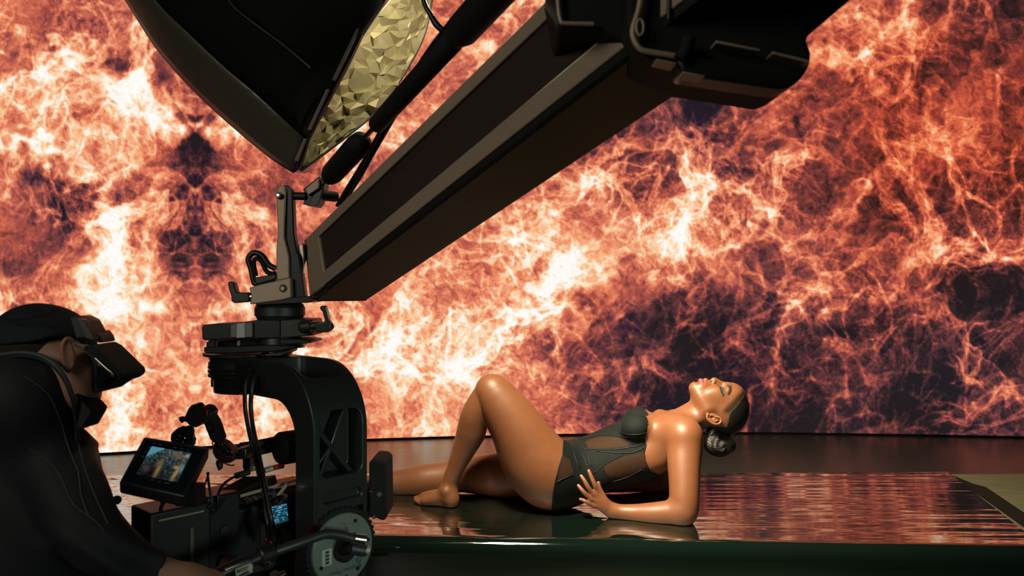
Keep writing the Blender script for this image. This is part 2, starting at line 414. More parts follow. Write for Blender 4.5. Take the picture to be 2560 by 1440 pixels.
def nets(vol, F=None, steps=2):
    F = vol.f if F is None else F; s = F < 0; n = vol.n
    c = s[:-1, :-1, :-1].astype(np.int8)
    for a in (0, 1):
        for b in (0, 1):
            for d in (0, 1):
                if a+b+d: c = c+s[a:n[0]-1+a, b:n[1]-1+b, d:n[2]-1+d]
    act = (c > 0) & (c < 8); idx = np.full(act.shape, -1, np.int64); cells = np.argwhere(act); idx[act] = np.arange(len(cells))
    acc = np.zeros((len(cells), 3)); cnt = np.zeros(len(cells))
    for ax in range(3):
        o = [a for a in range(3) if a != ax]
        for u in (0, 1):
            for v in (0, 1):
                p = cells.copy(); p[:, o[0]] += u; p[:, o[1]] += v; q = p.copy(); q[:, ax] += 1
                fa = F[p[:, 0], p[:, 1], p[:, 2]]; fb = F[q[:, 0], q[:, 1], q[:, 2]]; m = (fa < 0) != (fb < 0)
                t = np.where(m, fa/np.where(m, fa-fb, 1), 0); pt = p.astype(float); pt[:, ax] += t
                acc[m] += pt[m]; cnt[m] += 1
    V = acc/cnt[:, None]*vol.h+vol.lo
    Q = []
    for ax in range(3):
        o = [a for a in range(3) if a != ax]
        sa = np.take(s, np.arange(n[ax]-1), ax); sb = np.take(s, np.arange(1, n[ax]), ax)
        for flip in (0, 1):
            e = np.argwhere((sa & ~sb) if flip == 0 else (~sa & sb))
            e = e[(e[:, o[0]] > 0) & (e[:, o[1]] > 0) & (e[:, o[0]] < n[o[0]]-1) & (e[:, o[1]] < n[o[1]]-1)]
            k = []
            for du, dv in ((0, 0), (-1, 0), (-1, -1), (0, -1)):
                q = e.copy(); q[:, o[0]] += du; q[:, o[1]] += dv; k.append(idx[q[:, 0], q[:, 1], q[:, 2]])
            k = np.stack(k, 1)
            if (flip == 0) == (ax != 1): k = k[:, ::-1]
            Q.append(k)
    Q = np.concatenate(Q); Q = Q[:, ::-1]
    for _ in range(steps):
        g = grad(vol, F, V); gg = (g*g).sum(1)+1e-6; st = (trilin(vol, F, V)/gg)[:, None]*g
        l = np.sqrt((st*st).sum(1))+1e-12; st *= np.minimum(1, .5*vol.h/l)[:, None]; V = V-st
    return V, Q, grad(vol, F, V)
def surf_mesh(name, parts, color=None):
    """parts: list of (V, Q, N, keepmask-or-None)"""
    VV = []; QQ = []; NN = []; off = 0
    for V, Q, N, keep in parts:
        if keep is not None: Q = Q[keep[Q].all(1)]
        used = np.zeros(len(V), bool); used[Q.ravel()] = True; mp = np.cumsum(used)-1
        VV.append(V[used]); NN.append(N[used]); QQ.append(mp[Q]+off); off += used.sum()
    V = np.concatenate(VV); Q = np.concatenate(QQ); N = np.concatenate(NN); N /= np.linalg.norm(N, axis=1)[:, None]+1e-9
    a, b, c = V[Q[:, 0]], V[Q[:, 1]], V[Q[:, 2]]
    if (np.cross(b-a, c-a)*N[Q[:, 0]]).sum() < 0: Q = Q[:, ::-1]
    me = bpy.data.meshes.new(name); me.vertices.add(len(V)); me.vertices.foreach_set('co', V.astype(np.float32).ravel())
    me.loops.add(len(Q)*4); me.loops.foreach_set('vertex_index', Q.ravel().astype(np.int32))
    me.polygons.add(len(Q)); me.polygons.foreach_set('loop_start', np.arange(0, len(Q)*4, 4, dtype=np.int32))
    me.polygons.foreach_set('use_smooth', [True]*len(Q)); me.update(calc_edges=True)
    if color is not None:
        at = me.color_attributes.new('col', 'FLOAT_COLOR', 'POINT'); C = np.ones((len(V), 4), np.float32); C[:, :3] = color(V, N)
        at.data.foreach_set('color', C.ravel())
    me.normals_split_custom_set_from_vertices(N.astype(np.float32))
    return me
def chain(pts, k=.01, flat=None, sub=4, mode='add', dd=None):
    """pts: (px, py, distance, radius in pixels at that distance)"""
    P = [W(x, y, d) for x, y, d, r in pts]; R = [r*d/FP for x, y, d, r in pts]
    P, R = catmull(P, R, sub) if len(P) > 2 else (P, R)
    return ('chain', [(tuple(p), r) for p, r in zip(P, R)], k, flat, mode)
def ell(px, py, d, rad, k=.02, fr=((1, 0, 0), (0, 1, 0), (0, 0, 1)), mode='add'):
    return ('ell', tuple(W(px, py, d)), [tuple(Vector(a).normalized()) for a in fr], rad, k, mode)
# ------------------------------------------------------------------ the place: floor, LED wall, stage
def floor_mat():
    m = mat('worn_green_black_floor', (.075, .092, .062), .36, 0, .6, coat=.45, coat_rough=.28)
    nt = m.node_tree; b = nt.nodes['Principled BSDF']; tc = nt.nodes.new('ShaderNodeTexCoord')
    mp = nt.nodes.new('ShaderNodeMapping'); mp.inputs['Scale'].default_value = (1.2, 9, 1); nt.links.new(tc.outputs['Object'], mp.inputs[0])
    n1 = nt.nodes.new('ShaderNodeTexNoise'); n1.inputs['Scale'].default_value = 3; n1.inputs['Detail'].default_value = 8; nt.links.new(mp.outputs[0], n1.inputs['Vector'])
    r = nt.nodes.new('ShaderNodeMapRange'); r.inputs['To Min'].default_value = .22; r.inputs['To Max'].default_value = .46; nt.links.new(n1.outputs['Fac'], r.inputs['Value']); nt.links.new(r.outputs[0], b.inputs['Roughness'])
    # scuffs: thin pale lines of their own shape
    w = nt.nodes.new('ShaderNodeTexVoronoi'); w.feature = 'DISTANCE_TO_EDGE'; w.inputs['Scale'].default_value = .9
    n2 = nt.nodes.new('ShaderNodeTexNoise'); n2.inputs['Scale'].default_value = 1.1; nt.links.new(tc.outputs['Object'], n2.inputs['Vector'])
    ad = nt.nodes.new('ShaderNodeVectorMath'); nt.links.new(tc.outputs['Object'], ad.inputs[0]); nt.links.new(n2.outputs['Color'], ad.inputs[1]); nt.links.new(ad.outputs[0], w.inputs['Vector'])
    c = nt.nodes.new('ShaderNodeValToRGB'); c.color_ramp.elements[0].color = (.12, .125, .09, 1); c.color_ramp.elements[0].position = .0; c.color_ramp.elements[1].color = (.075, .092, .062, 1); c.color_ramp.elements[1].position = .004
    nt.links.new(w.outputs['Distance'], c.inputs['Fac']); nt.links.new(c.outputs['Color'], b.inputs['Base Color'])
    bp = nt.nodes.new('ShaderNodeBump'); bp.inputs['Strength'].default_value = .12; bp.inputs['Distance'].default_value = .01
    nt.links.new(n1.outputs['Fac'], bp.inputs['Height']); nt.links.new(bp.outputs[0], b.inputs['Normal'])
    return m
o = MB().box((0, 4.0, -.05), (15, 12, .1)).build('floor', floor_mat()); o['kind'] = 'structure'

WB = [(-140, 1150), (60, 1146), (280, 1137), (600, 1115), (920, 1102), (1150, 1095), (1450, 1089), (1900, 1085), (2300, 1091), (2560, 1096), (2720, 1100)]
def wall_base(px): return float(np.interp(px, [a for a, b in WB], [b for a, b in WB]))
def led_wall():
    t = thing('led_wall', W(1280, wall_base(1280), FP*EYE/(wall_base(1280)-720)), 'tall curved LED video wall playing orange and white flames across the back of the studio', 'video wall')
    k = .41; x0, x1, yb, yt = -130, 2690, 1090, -90
    NW = int((x1-x0)*k); NH = int((yb-yt)*k)
    rgb = fire_picture(NW, NH, x0, yt, k)
    px = x0+np.arange(NW)/k
    yb_ = np.interp(px, [a for a, b in WB], [b for a, b in WB])
    ker = np.ones(61)/61; yb_ = np.convolve(np.pad(yb_, 30, 'edge'), ker, 'valid')
    D = FP*EYE/(yb_-720); X = (px-1280)/FP*D
    j = np.arange(NH); Z = .018+(NH-1-j)/(NH-1)*(4.22-.018)
    V = np.empty((NH, NW, 3), np.float32); V[..., 0] = X; V[..., 1] = D; V[..., 2] = Z[:, None]
    i = np.arange(NW-1)[None, :]; r = np.arange(NH-1)[:, None]; a = r*NW+i
    Q = np.stack([a, a+NW, a+NW+1, a+1], -1).reshape(-1, 4)
    me = bpy.data.meshes.new('screen'); me.vertices.add(NW*NH); me.vertices.foreach_set('co', V.ravel())
    me.loops.add(len(Q)*4); me.loops.foreach_set('vertex_index', Q.ravel().astype(np.int32)); me.polygons.add(len(Q)); me.polygons.foreach_set('loop_start', np.arange(0, len(Q)*4, 4, dtype=np.int32)); me.update(calc_edges=True)
    at = me.color_attributes.new('picture', 'FLOAT_COLOR', 'POINT'); C = np.ones((NW*NH, 4), np.float32)
    lin = np.where(rgb <= .04045, rgb/12.92, ((rgb+.055)/1.055)**2.4); C[:, :3] = lin.reshape(-1, 3); at.data.foreach_set('color', C.ravel())
    m = bpy.data.materials.new('led_screen_flames'); m.use_nodes = True; nt = m.node_tree; b = nt.nodes['Principled BSDF']
    b.inputs['Base Color'].default_value = (.01, .01, .01, 1); b.inputs['Roughness'].default_value = .7; b.inputs['Specular IOR Level'].default_value = .1
    a_ = nt.nodes.new('ShaderNodeAttribute'); a_.attribute_name = 'picture'
    tc = nt.nodes.new('ShaderNodeTexCoord'); mp = nt.nodes.new('ShaderNodeMapping'); mp.inputs['Scale'].default_value = (30, 30, 75); nt.links.new(tc.outputs['Object'], mp.inputs[0])
    no = nt.nodes.new('ShaderNodeTexNoise'); no.inputs['Scale'].default_value = 1; no.inputs['Detail'].default_value = 3; nt.links.new(mp.outputs[0], no.inputs['Vector'])
    r_ = nt.nodes.new('ShaderNodeMapRange'); r_.inputs['From Min'].default_value = .3; r_.inputs['From Max'].default_value = .7; r_.inputs['To Min'].default_value = .93; r_.inputs['To Max'].default_value = 1.06; nt.links.new(no.outputs['Fac'], r_.inputs['Value'])
    sc = nt.nodes.new('ShaderNodeVectorMath'); sc.operation = 'SCALE'; nt.links.new(a_.outputs['Color'], sc.inputs[0]); nt.links.new(r_.outputs[0], sc.inputs['Scale'])
    nt.links.new(sc.outputs[0], b.inputs['Emission Color']); b.inputs['Emission Strength'].default_value = 1.0
    link('screen', me, m, t)
    base = MB(); cab = MB(); idx = list(range(0, NW, 12))+[NW-1]
    out = [Vector((X[i], D[i]-.004, .0)) for i in idx]; back = [Vector((X[i]*1.012, D[i]+.10, .0)) for i in idx]
    for s in range(len(idx)-1):
        base.prism([out[s], out[s+1], back[s+1], back[s]], (0, 0, .019))
        f0, f1 = [Vector((X[idx[q]], D[idx[q]]+.004, .019)) for q in (s, s+1)]
        b0, b1 = [Vector((X[idx[q]]*1.012, D[idx[q]]+.10, .019)) for q in (s, s+1)]
        cab.prism([f0, f1, b1, b0], (0, 0, 4.2))
    base.build('plinth', M['rubber'], t, smooth=None); cab.build('cabinet', M['black_plastic'], t, smooth=None)
led_wall()

PZ = .372                         # stage top
FL, FR, BR, BL = [W(*q) for q in ((-260, 1325, 3.071), (2800, 1376, 2.833), (2800, 1182, 4.022), (-260, 1192, 3.937))]
for p in (FL, FR, BR, BL): p.z = PZ
def stage():
    t = thing('stage_platform', ((FL+FR)/2)*.5+((BL+BR)/2)*.5-Vector((0, 0, PZ)), 'low wide stage platform of dark board under the reclining woman', 'platform')
    top = MB(); bo = .018
    top.prism([FL+Vector((0, .065, -.004)), FR+Vector((0, .065, -.004)), BR-Vector((0, 0, .004)), BL-Vector((0, 0, .004))], (0, 0, -bo))
    m = mat('scuffed_green_grey_board', (.19, .205, .115), .6, 0, .4, bump=.35, bscale=9, bstretch=(1, 6, 1), var=.5)
    top.build('deck', m, t, smooth=None)
    fr = MB(); fr.prism([FL-Vector((0, -.07, .022)), FR-Vector((0, -.07, .022)), BR-Vector((0, .03, .022)), BL-Vector((0, .03, .022))], (0, 0, -.345))
    fr.build('frame', M['rubber'], t, smooth=None)
    # glossy black vinyl: lies on the deck with shallow ripples and folds down over the front edge
    nx, ny = 420, 120; e0 = W(2372, 1182, 4.022); e1 = W(2625, 1373.6, 2.842)
    P = []; rng = np.random.default_rng(4)
    us = np.linspace(0, 1, nx); r = .055
    prof = []
    for j in range(ny): prof.append((j/(ny-1), 0, 0))
    fold = [(0, -r*(1-math.cos(a))) for a in ()]
    for i in range(nx):
        u = us[i]; f = FL.lerp(e1, u); b = BL.lerp(e0, u)
        for j in range(ny):
            v = j/(ny-1); P.append(b.lerp(f+Vector((0, .036, 0)), v**.9)+Vector((0, .004, 0)))
    P = np.array([tuple(p) for p in P]); X, Y = P[:, 0], P[:, 1]
    calm = .40+.25*np.clip((X-.75)/.3, 0, 1)
    z = .0016*perlin(X*1.1, Y*16, 5)+.0008*perlin(X*3.2, Y*38+X, 8)+.0022*perlin(X*.7+3, Y*3, 9)
    z = z*calm
    left = np.clip((-.35-X)/.5, 0, 1); z += left*(.010*perlin(X*5+Y*2, Y*7-X*2, 12)*np.abs(perlin(X*8, Y*20+X*6, 14)))
    z += .003*np.clip((X-1.0)/.6, 0, 1)*np.exp(-((Y-3.93+.01*X)/.012)**2)
    ed = np.clip((Y-np.interp(X, [FL.x, e1.x], [FL.y+.036, e1.y+.036]))/.12, 0, 1); P[:, 2] = PZ+.003+z*ed*(1-.0)
    vs_ = [tuple(p) for p in P]; fs = []
    for i in range(nx-1):
        for j in range(ny-1): a = i*ny+j; fs.append((a, a+1, a+ny+1, a+ny))
    # front fold
    nf = 9; base = len(vs_)
    for i in range(nx):
        f = Vector(vs_[i*ny+ny-1])
        for q in range(1, nf+1):
            if q <= 6: a = q/6*math.pi/2; vs_.append((f.x, f.y-r*math.sin(a), f.z-r*(1-math.cos(a))))
            else: vs_.append((f.x, f.y-r-.004*math.sin(f.x*9+q)*(q-6)/3, f.z-r-(q-6)*.11))
    for i in range(nx-1):
        for q in range(nf):
            a = i*ny+ny-1 if q == 0 else base+i*nf+q-1; b = (i+1)*ny+ny-1 if q == 0 else base+(i+1)*nf+q-1
            fs.append((a, base+i*nf+q, base+(i+1)*nf+q, b))
    me = bpy.data.meshes.new('vinyl_sheet'); me.from_pydata(vs_, [], fs); me.update()
    vm = mat('glossy_black_vinyl', (.005, .012, .009), .045, 0, 1.0, coat=1.0, coat_rough=.035, bump=.025, bscale=14, bstretch=(.35, 5, 1))
    vm.node_tree.nodes['Principled BSDF'].inputs['IOR'].default_value = 1.75
    o = link('vinyl_sheet', me, vm, None, 3.2); tag(o, 'glossy black vinyl sheet stretched over the stage top and folded down its front edge', 'sheet')
    # tape strip along the sheet's right edge
    tp = MB(); a0 = W(2372, 1182, 4.022); n0 = Vector((1, .35, 0)).normalized()
    A, B = W(2384, 1190, 3.953), W(2640, 1372, 2.85); A.z = B.z = PZ-.0035
    s = (B-A); s.z = 0; s.normalize(); nn = Vector((-s.y, s.x, 0)); nn = nn if nn.x > 0 else -nn
    tp.prism([A-nn*.004, B-nn*.004, B+nn*.075, A+s*.22+nn*.075, A+s*.17+nn*.04], (0, 0, .0075))
    tag(tp.build('tape_strip', mat('black_gaffer_tape', (.012, .015, .011), .7, 0, .2), None, smooth=None), 'dull black tape strip along the right edge of the glossy sheet', 'tape')
stage()
# ------------------------------------------------------------------ the reclining woman
HD = 3.38; HS = HD/FP
def hd(px, py, lat=0.):
    d = HD-abs(lat)*HS; p = W(px, py, d); p.y = HD+lat*HS; return p
def hc(pts, k=.004, mode='add', sub=4, mirror=False, flat=None):
    P = [hd(x, y, l) for x, y, l, r in pts]; R = [r*HS for x, y, l, r in pts]
    P, R = catmull(P, R, sub) if len(P) > 2 else (P, R)
    out = [('chain', [(tuple(p), r) for p, r in zip(P, R)], k, flat, mode)]
    if mirror: out += hc([(x, y, -l, r) for x, y, l, r in pts], k, mode, sub, False, flat)
    return out
def he(x, y, l, rx, rz, ry, k=.008, mode='add', rot=0., mirror=False):
    c, s = math.cos(math.radians(rot)), math.sin(math.radians(rot))
    out = [('ell', tuple(hd(x, y, l)), [(c, 0, s), (-s, 0, c), (0, 1, 0)], (rx*HS, rz*HS, ry*HS), k, mode)]
    if mirror: out += he(x, y, -l, rx, rz, ry, k, mode, rot)
    return out
# torso frame: axis along the spine, lateral to her left (towards the camera), front = chest
TA = Vector((.93, 0, .367)).normalized(); ro = math.radians(27)
F0 = Vector((-TA.z, 0, TA.x)); L0 = Vector((0, -1, 0)); TF = F0*math.cos(ro)+L0*math.sin(ro); TL = L0*math.cos(ro)-F0*math.sin(ro)
TFR = (TA, TL, TF)
def lofte(pts, k=.05, n=4):
    """pts: px, py, distance, half length along the spine, half width, half depth"""
    out = []
    for i in range(len(pts)-1):
        for q in range(n+(i == len(pts)-2)):
            t = q/n; p = [a*(1-t)+b*t for a, b in zip(pts[i], pts[i+1])]
            out.append(('ell', tuple(W(*p[:3])), [tuple(v) for v in TFR], tuple(p[3:6]), k, 'add'))
    return out
T_TORSO = lofte([(1392, 1186, 3.43, .085, .165, .108), (1440, 1176, 3.43, .08, .150, .100), (1495, 1155, 3.43, .08, .135, .098), (1550, 1134, 3.43, .08, .140, .108),
                 (1600, 1120, 3.43, .08, .150, .112), (1650, 1100, 3.43, .07, .150, .090)], .035, 3)
T_CHEST = [ell(1675, 1082, 3.425, (.05, .165, .062), .04, TFR), ell(1590, 1066, 3.335, (.060, .058, .046), .04, TFR), ell(1594, 1050, 3.475, (.060, .058, .050), .04, TFR),
           chain([(1398, 1178, 3.36, 60), (1420, 1190, 3.36, 60)], .05)]
T_NLEG = [chain([(1228, 974, 3.33, 38), (1249, 1006, 3.33, 47), (1272, 1038, 3.33, 55), (1299, 1082, 3.33, 63), (1322, 1124, 3.34, 73), (1347, 1163, 3.345, 80), (1382, 1192, 3.36, 83)], .02),
          ]
T_SHIN = [chain([(1231, 972, 3.33, 34.5), (1211, 998, 3.34, 33.5), (1188, 1038, 3.35, 34.5), (1178, 1080, 3.37, 35.5), (1160, 1122, 3.385, 28), (1139, 1170, 3.395, 20.5), (1125, 1206, 3.40, 18), (1120, 1232, 3.40, 18.5)], .006),
          
          chain([(1120, 1226, 3.395, 19), (1127, 1246, 3.385, 20), (1128, 1251, 3.385, 17)], .02),
          chain([(1118, 1232, 3.395, 17), (1098, 1243, 3.395, 15), (1074, 1250, 3.40, 11), (1060, 1253, 3.41, 9)], .02),
          chain([(1118, 1238, 3.415, 15), (1096, 1238, 3.44, 15), (1070, 1240, 3.455, 12), (1054, 1244, 3.465, 9.5)], .02),
          chain([(1120, 1262, 3.39, 7), (1085, 1256, 3.405, 7), (1062, 1254, 3.43, 8)], .02),
          ell(1113, 1229, 3.368, (.011, .012, .010), .025)]
TOES = [((1054, 1243, 3.47), (1040, 1245, 3.475), 6.6), ((1053, 1247, 3.452), (1038, 1250, 3.458), 5.2), ((1055, 1250, 3.438), (1041, 1253, 3.442), 4.8), ((1057, 1252, 3.424), (1045, 1256, 3.428), 4.6), ((1060, 1254, 3.41), (1051, 1259, 3.412), 4.6)]
T_TOES = [chain([(*a, r), (*b, r*.92)], .005) for a, b, r in TOES]
T_FLEG = [chain([(1392, 1168, 3.50, 64), (1330, 1182, 3.53, 62), (1255, 1187, 3.57, 54), (1195, 1186, 3.60, 45), (1150, 1187, 3.61, 39), (1110, 1196, 3.61, 37), (1060, 1200, 3.61, 36), (1010, 1206, 3.62, 31), (965, 1210, 3.62, 26.5), (915, 1214, 3.62, 21), (880, 1215, 3.62, 18.5), (858, 1213, 3.62, 19)], .02),
          ell(1148, 1172, 3.60, (.05, .045, .035), .02),
          chain([(862, 1214, 3.62, 19), (856, 1219, 3.62, 18)], .02), chain([(860, 1205, 3.62, 16), (836, 1190, 3.625, 13), (815, 1172, 3.63, 10), (806, 1160, 3.635, 8)], .02, flat=None)]
# head, seen in profile, face to the ceiling
T_HEAD = he(1814, 1022, 0, 57, 64, 45, .01)+he(1788, 1006, 0, 50, 48, 37, .02)+he(1758, 996, 0, 30, 34, 29, .02)+he(1829, 985, 0, 30, 27, 33, .02)
T_HEAD += he(1737, 969, 0, 12, 12, 14, .014)+hc([(1742, 974, 0, 9), (1750, 988, -19, 9), (1768, 1020, -32, 10)], .035, mirror=True)
T_HEAD += he(1790, 986, -23, 22, 17, 12, .03, mirror=True)+he(1758, 963, 0, 18, 13, 19, .012)+he(1773, 958, 0, 9, 8, 12, .008)+he(1752, 968, 0, 16, 12, 21, .014)
T_HEAD += hc([(1812, 964, 0, 6), (1800, 957, 0, 6), (1790, 952, 0, 6.6), (1785, 951, 0, 7)], .012)+he(1785, 951, 0, 7, 6.5, 7.5, .006)+hc([(1784, 957, -8, 5.4), (1781, 960, -8.5, 5)], .005, mirror=True)
T_HEAD += he(1777.5, 954, -5.5, 1.8, 3.0, 2.2, .002, 'sub', 20, True)
T_HEAD += hc([(1763, 964, -13, 1.4), (1764, 956, -7, 4.2), (1764.5, 951, -3, 5.0), (1765, 951.5, 0, 4.8)], .007, mirror=True)       # upper lip
T_HEAD += hc([(1756, 965, -12, 1.6), (1753, 957, -7, 4.6), (1752, 952.5, 0, 5.6)], .007, mirror=True)                             # lower lip
T_HEAD += hc([(1758.5, 966, -15, .7), (1758.5, 956, -9, 1.0), (1758.5, 947.5, 0, 1.2)], .003, 'sub', mirror=True)
T_HEAD += he(1743.5, 957, 0, 4, 3, 10, .01, 'sub')
T_HEAD += he(1806, 963, -18, 10, 7, 10, .014, 'sub', mirror=True)+he(1806, 976.5, -19, 9.5, 9.5, 9.5, .005, mirror=True)          # sockets, closed lids
T_HEAD += hc([(1802, 970, -11, .8), (1799.5, 971, -19, .8), (1802, 980, -27, .8)], .002, 'sub', mirror=True)
T_HEAD += hc([(1819, 963, -7, 4.5), (1822, 966, -18, 4.8), (1820, 978, -29, 4)], .012, mirror=True)
EAR = he(1785, 1047, -43, 17, 11, 4.5, .006, rot=-18, mirror=True)
EAR += hc([(1769, 1037, -44, 4.2), (1768, 1045, -46, 3.4), (1775, 1054, -49, 3.0), (1787, 1060, -51, 3.0), (1798, 1059, -51, 3.0), (1803, 1051, -49, 2.8), (1798, 1043, -47, 2.5), (1790, 1042, -45, 2.2)], .003, mirror=True)
EAR += hc([(1775, 1047, -48, 2), (1784, 1054, -50, 2), (1793, 1052, -49, 1.8)], .003, mirror=True)
EAR += he(1781, 1044, -48, 5.5, 4.2, 6, .003, 'sub', -20, True)+he(1792, 1047.5, -50, 5.5, 2.4, 4, .002, 'sub', -20, True)+hc([(1776, 1051, -51, 1.1), (1786, 1057, -53, 1.1), (1797, 1055.5, -53, 1.1)], .002, 'sub', mirror=True)
T_NECK = [chain([(1684, 1074, 3.42, 42), (1712, 1056, 3.415, 36), (1738, 1040, 3.40, 34), (1762, 1028, 3.39, 36), (1775, 1024, 3.38, 38)], .03),
          chain([(1690, 1052, 3.40, 12), (1724, 1040, 3.375, 12), (1757, 1035, 3.345, 13)], .02)]
T_NARM = [chain([(1660, 1082, 3.36, 40), (1694, 1080, 3.30, 41), (1712, 1088, 3.27, 41)], .07),
          chain([(1713, 1090, 3.26, 42), (1712, 1122, 3.25, 41), (1710, 1160, 3.22, 38), (1711, 1200, 3.19, 35.5), (1711, 1240, 3.165, 34), (1710, 1268, 3.155, 33), (1706, 1283, 3.15, 29.5)], .02),
          chain([(1709, 1284, 3.148, 28.5), (1690, 1281, 3.155, 30), (1660, 1283, 3.17, 27.5), (1628, 1284, 3.185, 25), (1590, 1283, 3.205, 20.5), (1560, 1281, 3.215, 17.5), (1534, 1278, 3.22, 16)], .02, flat=None)]
T_FARM = [chain([(1670, 1070, 3.52, 36), (1692, 1062, 3.58, 36), (1690, 1100, 3.62, 34), (1682, 1150, 3.65, 31), (1674, 1190, 3.66, 27), (1668, 1203, 3.66, 24)], .03),
          chain([(1668, 1205, 3.66, 23), (1620, 1208, 3.64, 21), (1570, 1213, 3.62, 16), (1535, 1217, 3.61, 13), (1505, 1220, 3.61, 11)], .02)]
WR = (1531, 1277, 3.222)
FINGERS = [  # knuckle, joints, tip ; radius in px
    [(1492, 1228, 3.205, 6.6), (1486, 1211, 3.198, 6.0), (1478, 1192, 3.205, 5.3), (1472, 1177, 3.215, 4.3)],
    [(1481, 1234, 3.20, 6.6), (1470, 1218, 3.192, 6.0), (1461, 1202, 3.198, 5.4), (1453, 1190, 3.21, 4.3)],
    [(1476, 1247, 3.198, 6.3), (1462, 1233, 3.19, 5.8), (1453, 1223, 3.195, 5.2), (1446, 1214, 3.206, 4.2)],
    [(1482, 1263, 3.20, 5.8), (1468, 1256, 3.19, 5.2), (1459, 1251, 3.192, 4.7), (1451, 1248, 3.20, 3.9)]]
T_HAND = [chain([(*WR, 16), (1515, 1266, 3.22, 17), (1500, 1252, 3.218, 15)], .012)]
for f in FINGERS:
    T_HAND += [chain([(1524, 1274, 3.22, 12), (1506, (f[0][1]*.55+1272*.45), 3.212, 9.5), f[0]], .012), chain(f, .006)]
T_HAND += [chain([(1519, 1262, 3.235, 9), (1508, 1240, 3.248, 7), (1499, 1222, 3.25, 6), (1496, 1208, 3.252, 5)], .008)]
FH = [chain([(1505, 1220, 3.61, 11), (1485, 1222, 3.60, 10), (1470, 1226, 3.59, 8)], .012)]+[chain([(1478, 1223+i*2, 3.57+.022*i, 5.5), (1455, 1228+i*1.5, 3.565+.024*i, 5), (1436, 1233+i, 3.56+.026*i, 4)], .006) for i in range(4)]

def sdf_woman():
    lo, hi = (-1.02, 2.98, .36), (1.1, 3.86, 1.02)
    v = Vol(lo, hi, .0042)
    def shell(v):
        apply(v, T_TORSO+T_CHEST+T_NLEG+T_FLEG)
        ft = v.f.copy()
        apply(v, T_NECK+T_NARM+T_FARM+FH)
        w = Vol(lo, hi, 1) ; w.lo, w.h, w.n, w.ax = v.lo, v.h, v.n, v.ax; w.f = np.full(v.n, .5, np.float32)
        apply(w, T_SHIN+T_TOES); v.f = smin(v.f, w.f, .004)
        w.f = np.full(v.n, .5, np.float32); apply(w, T_HAND+[T_NARM[2]]); v.f = smin(v.f, w.f, .0015)
        return ft
    ft = shell(v); w = v
    h = Vol((.70, 3.24, .60), (1.08, 3.53, .98), .0021); shell(h); hb = h.f.copy(); h.f = hb
    apply(h, T_HEAD+EAR)
    a = Vol((.22, 3.10, .36), (.46, 3.30, .66), .0022); shell(a)
    # the coarse volume needs the head too, to blend the neck
    apply(v, T_HEAD)
    zf = PZ+.0035
    for q in (v, h, a): q.f = np.maximum(q.f, zf-q.ax[2][None, None, :])
    return v, ft, h, a
def px_of(P): return 1280+P[:, 0]/P[:, 1]*FP, 720-(P[:, 2]-EYE)/P[:, 1]*FP
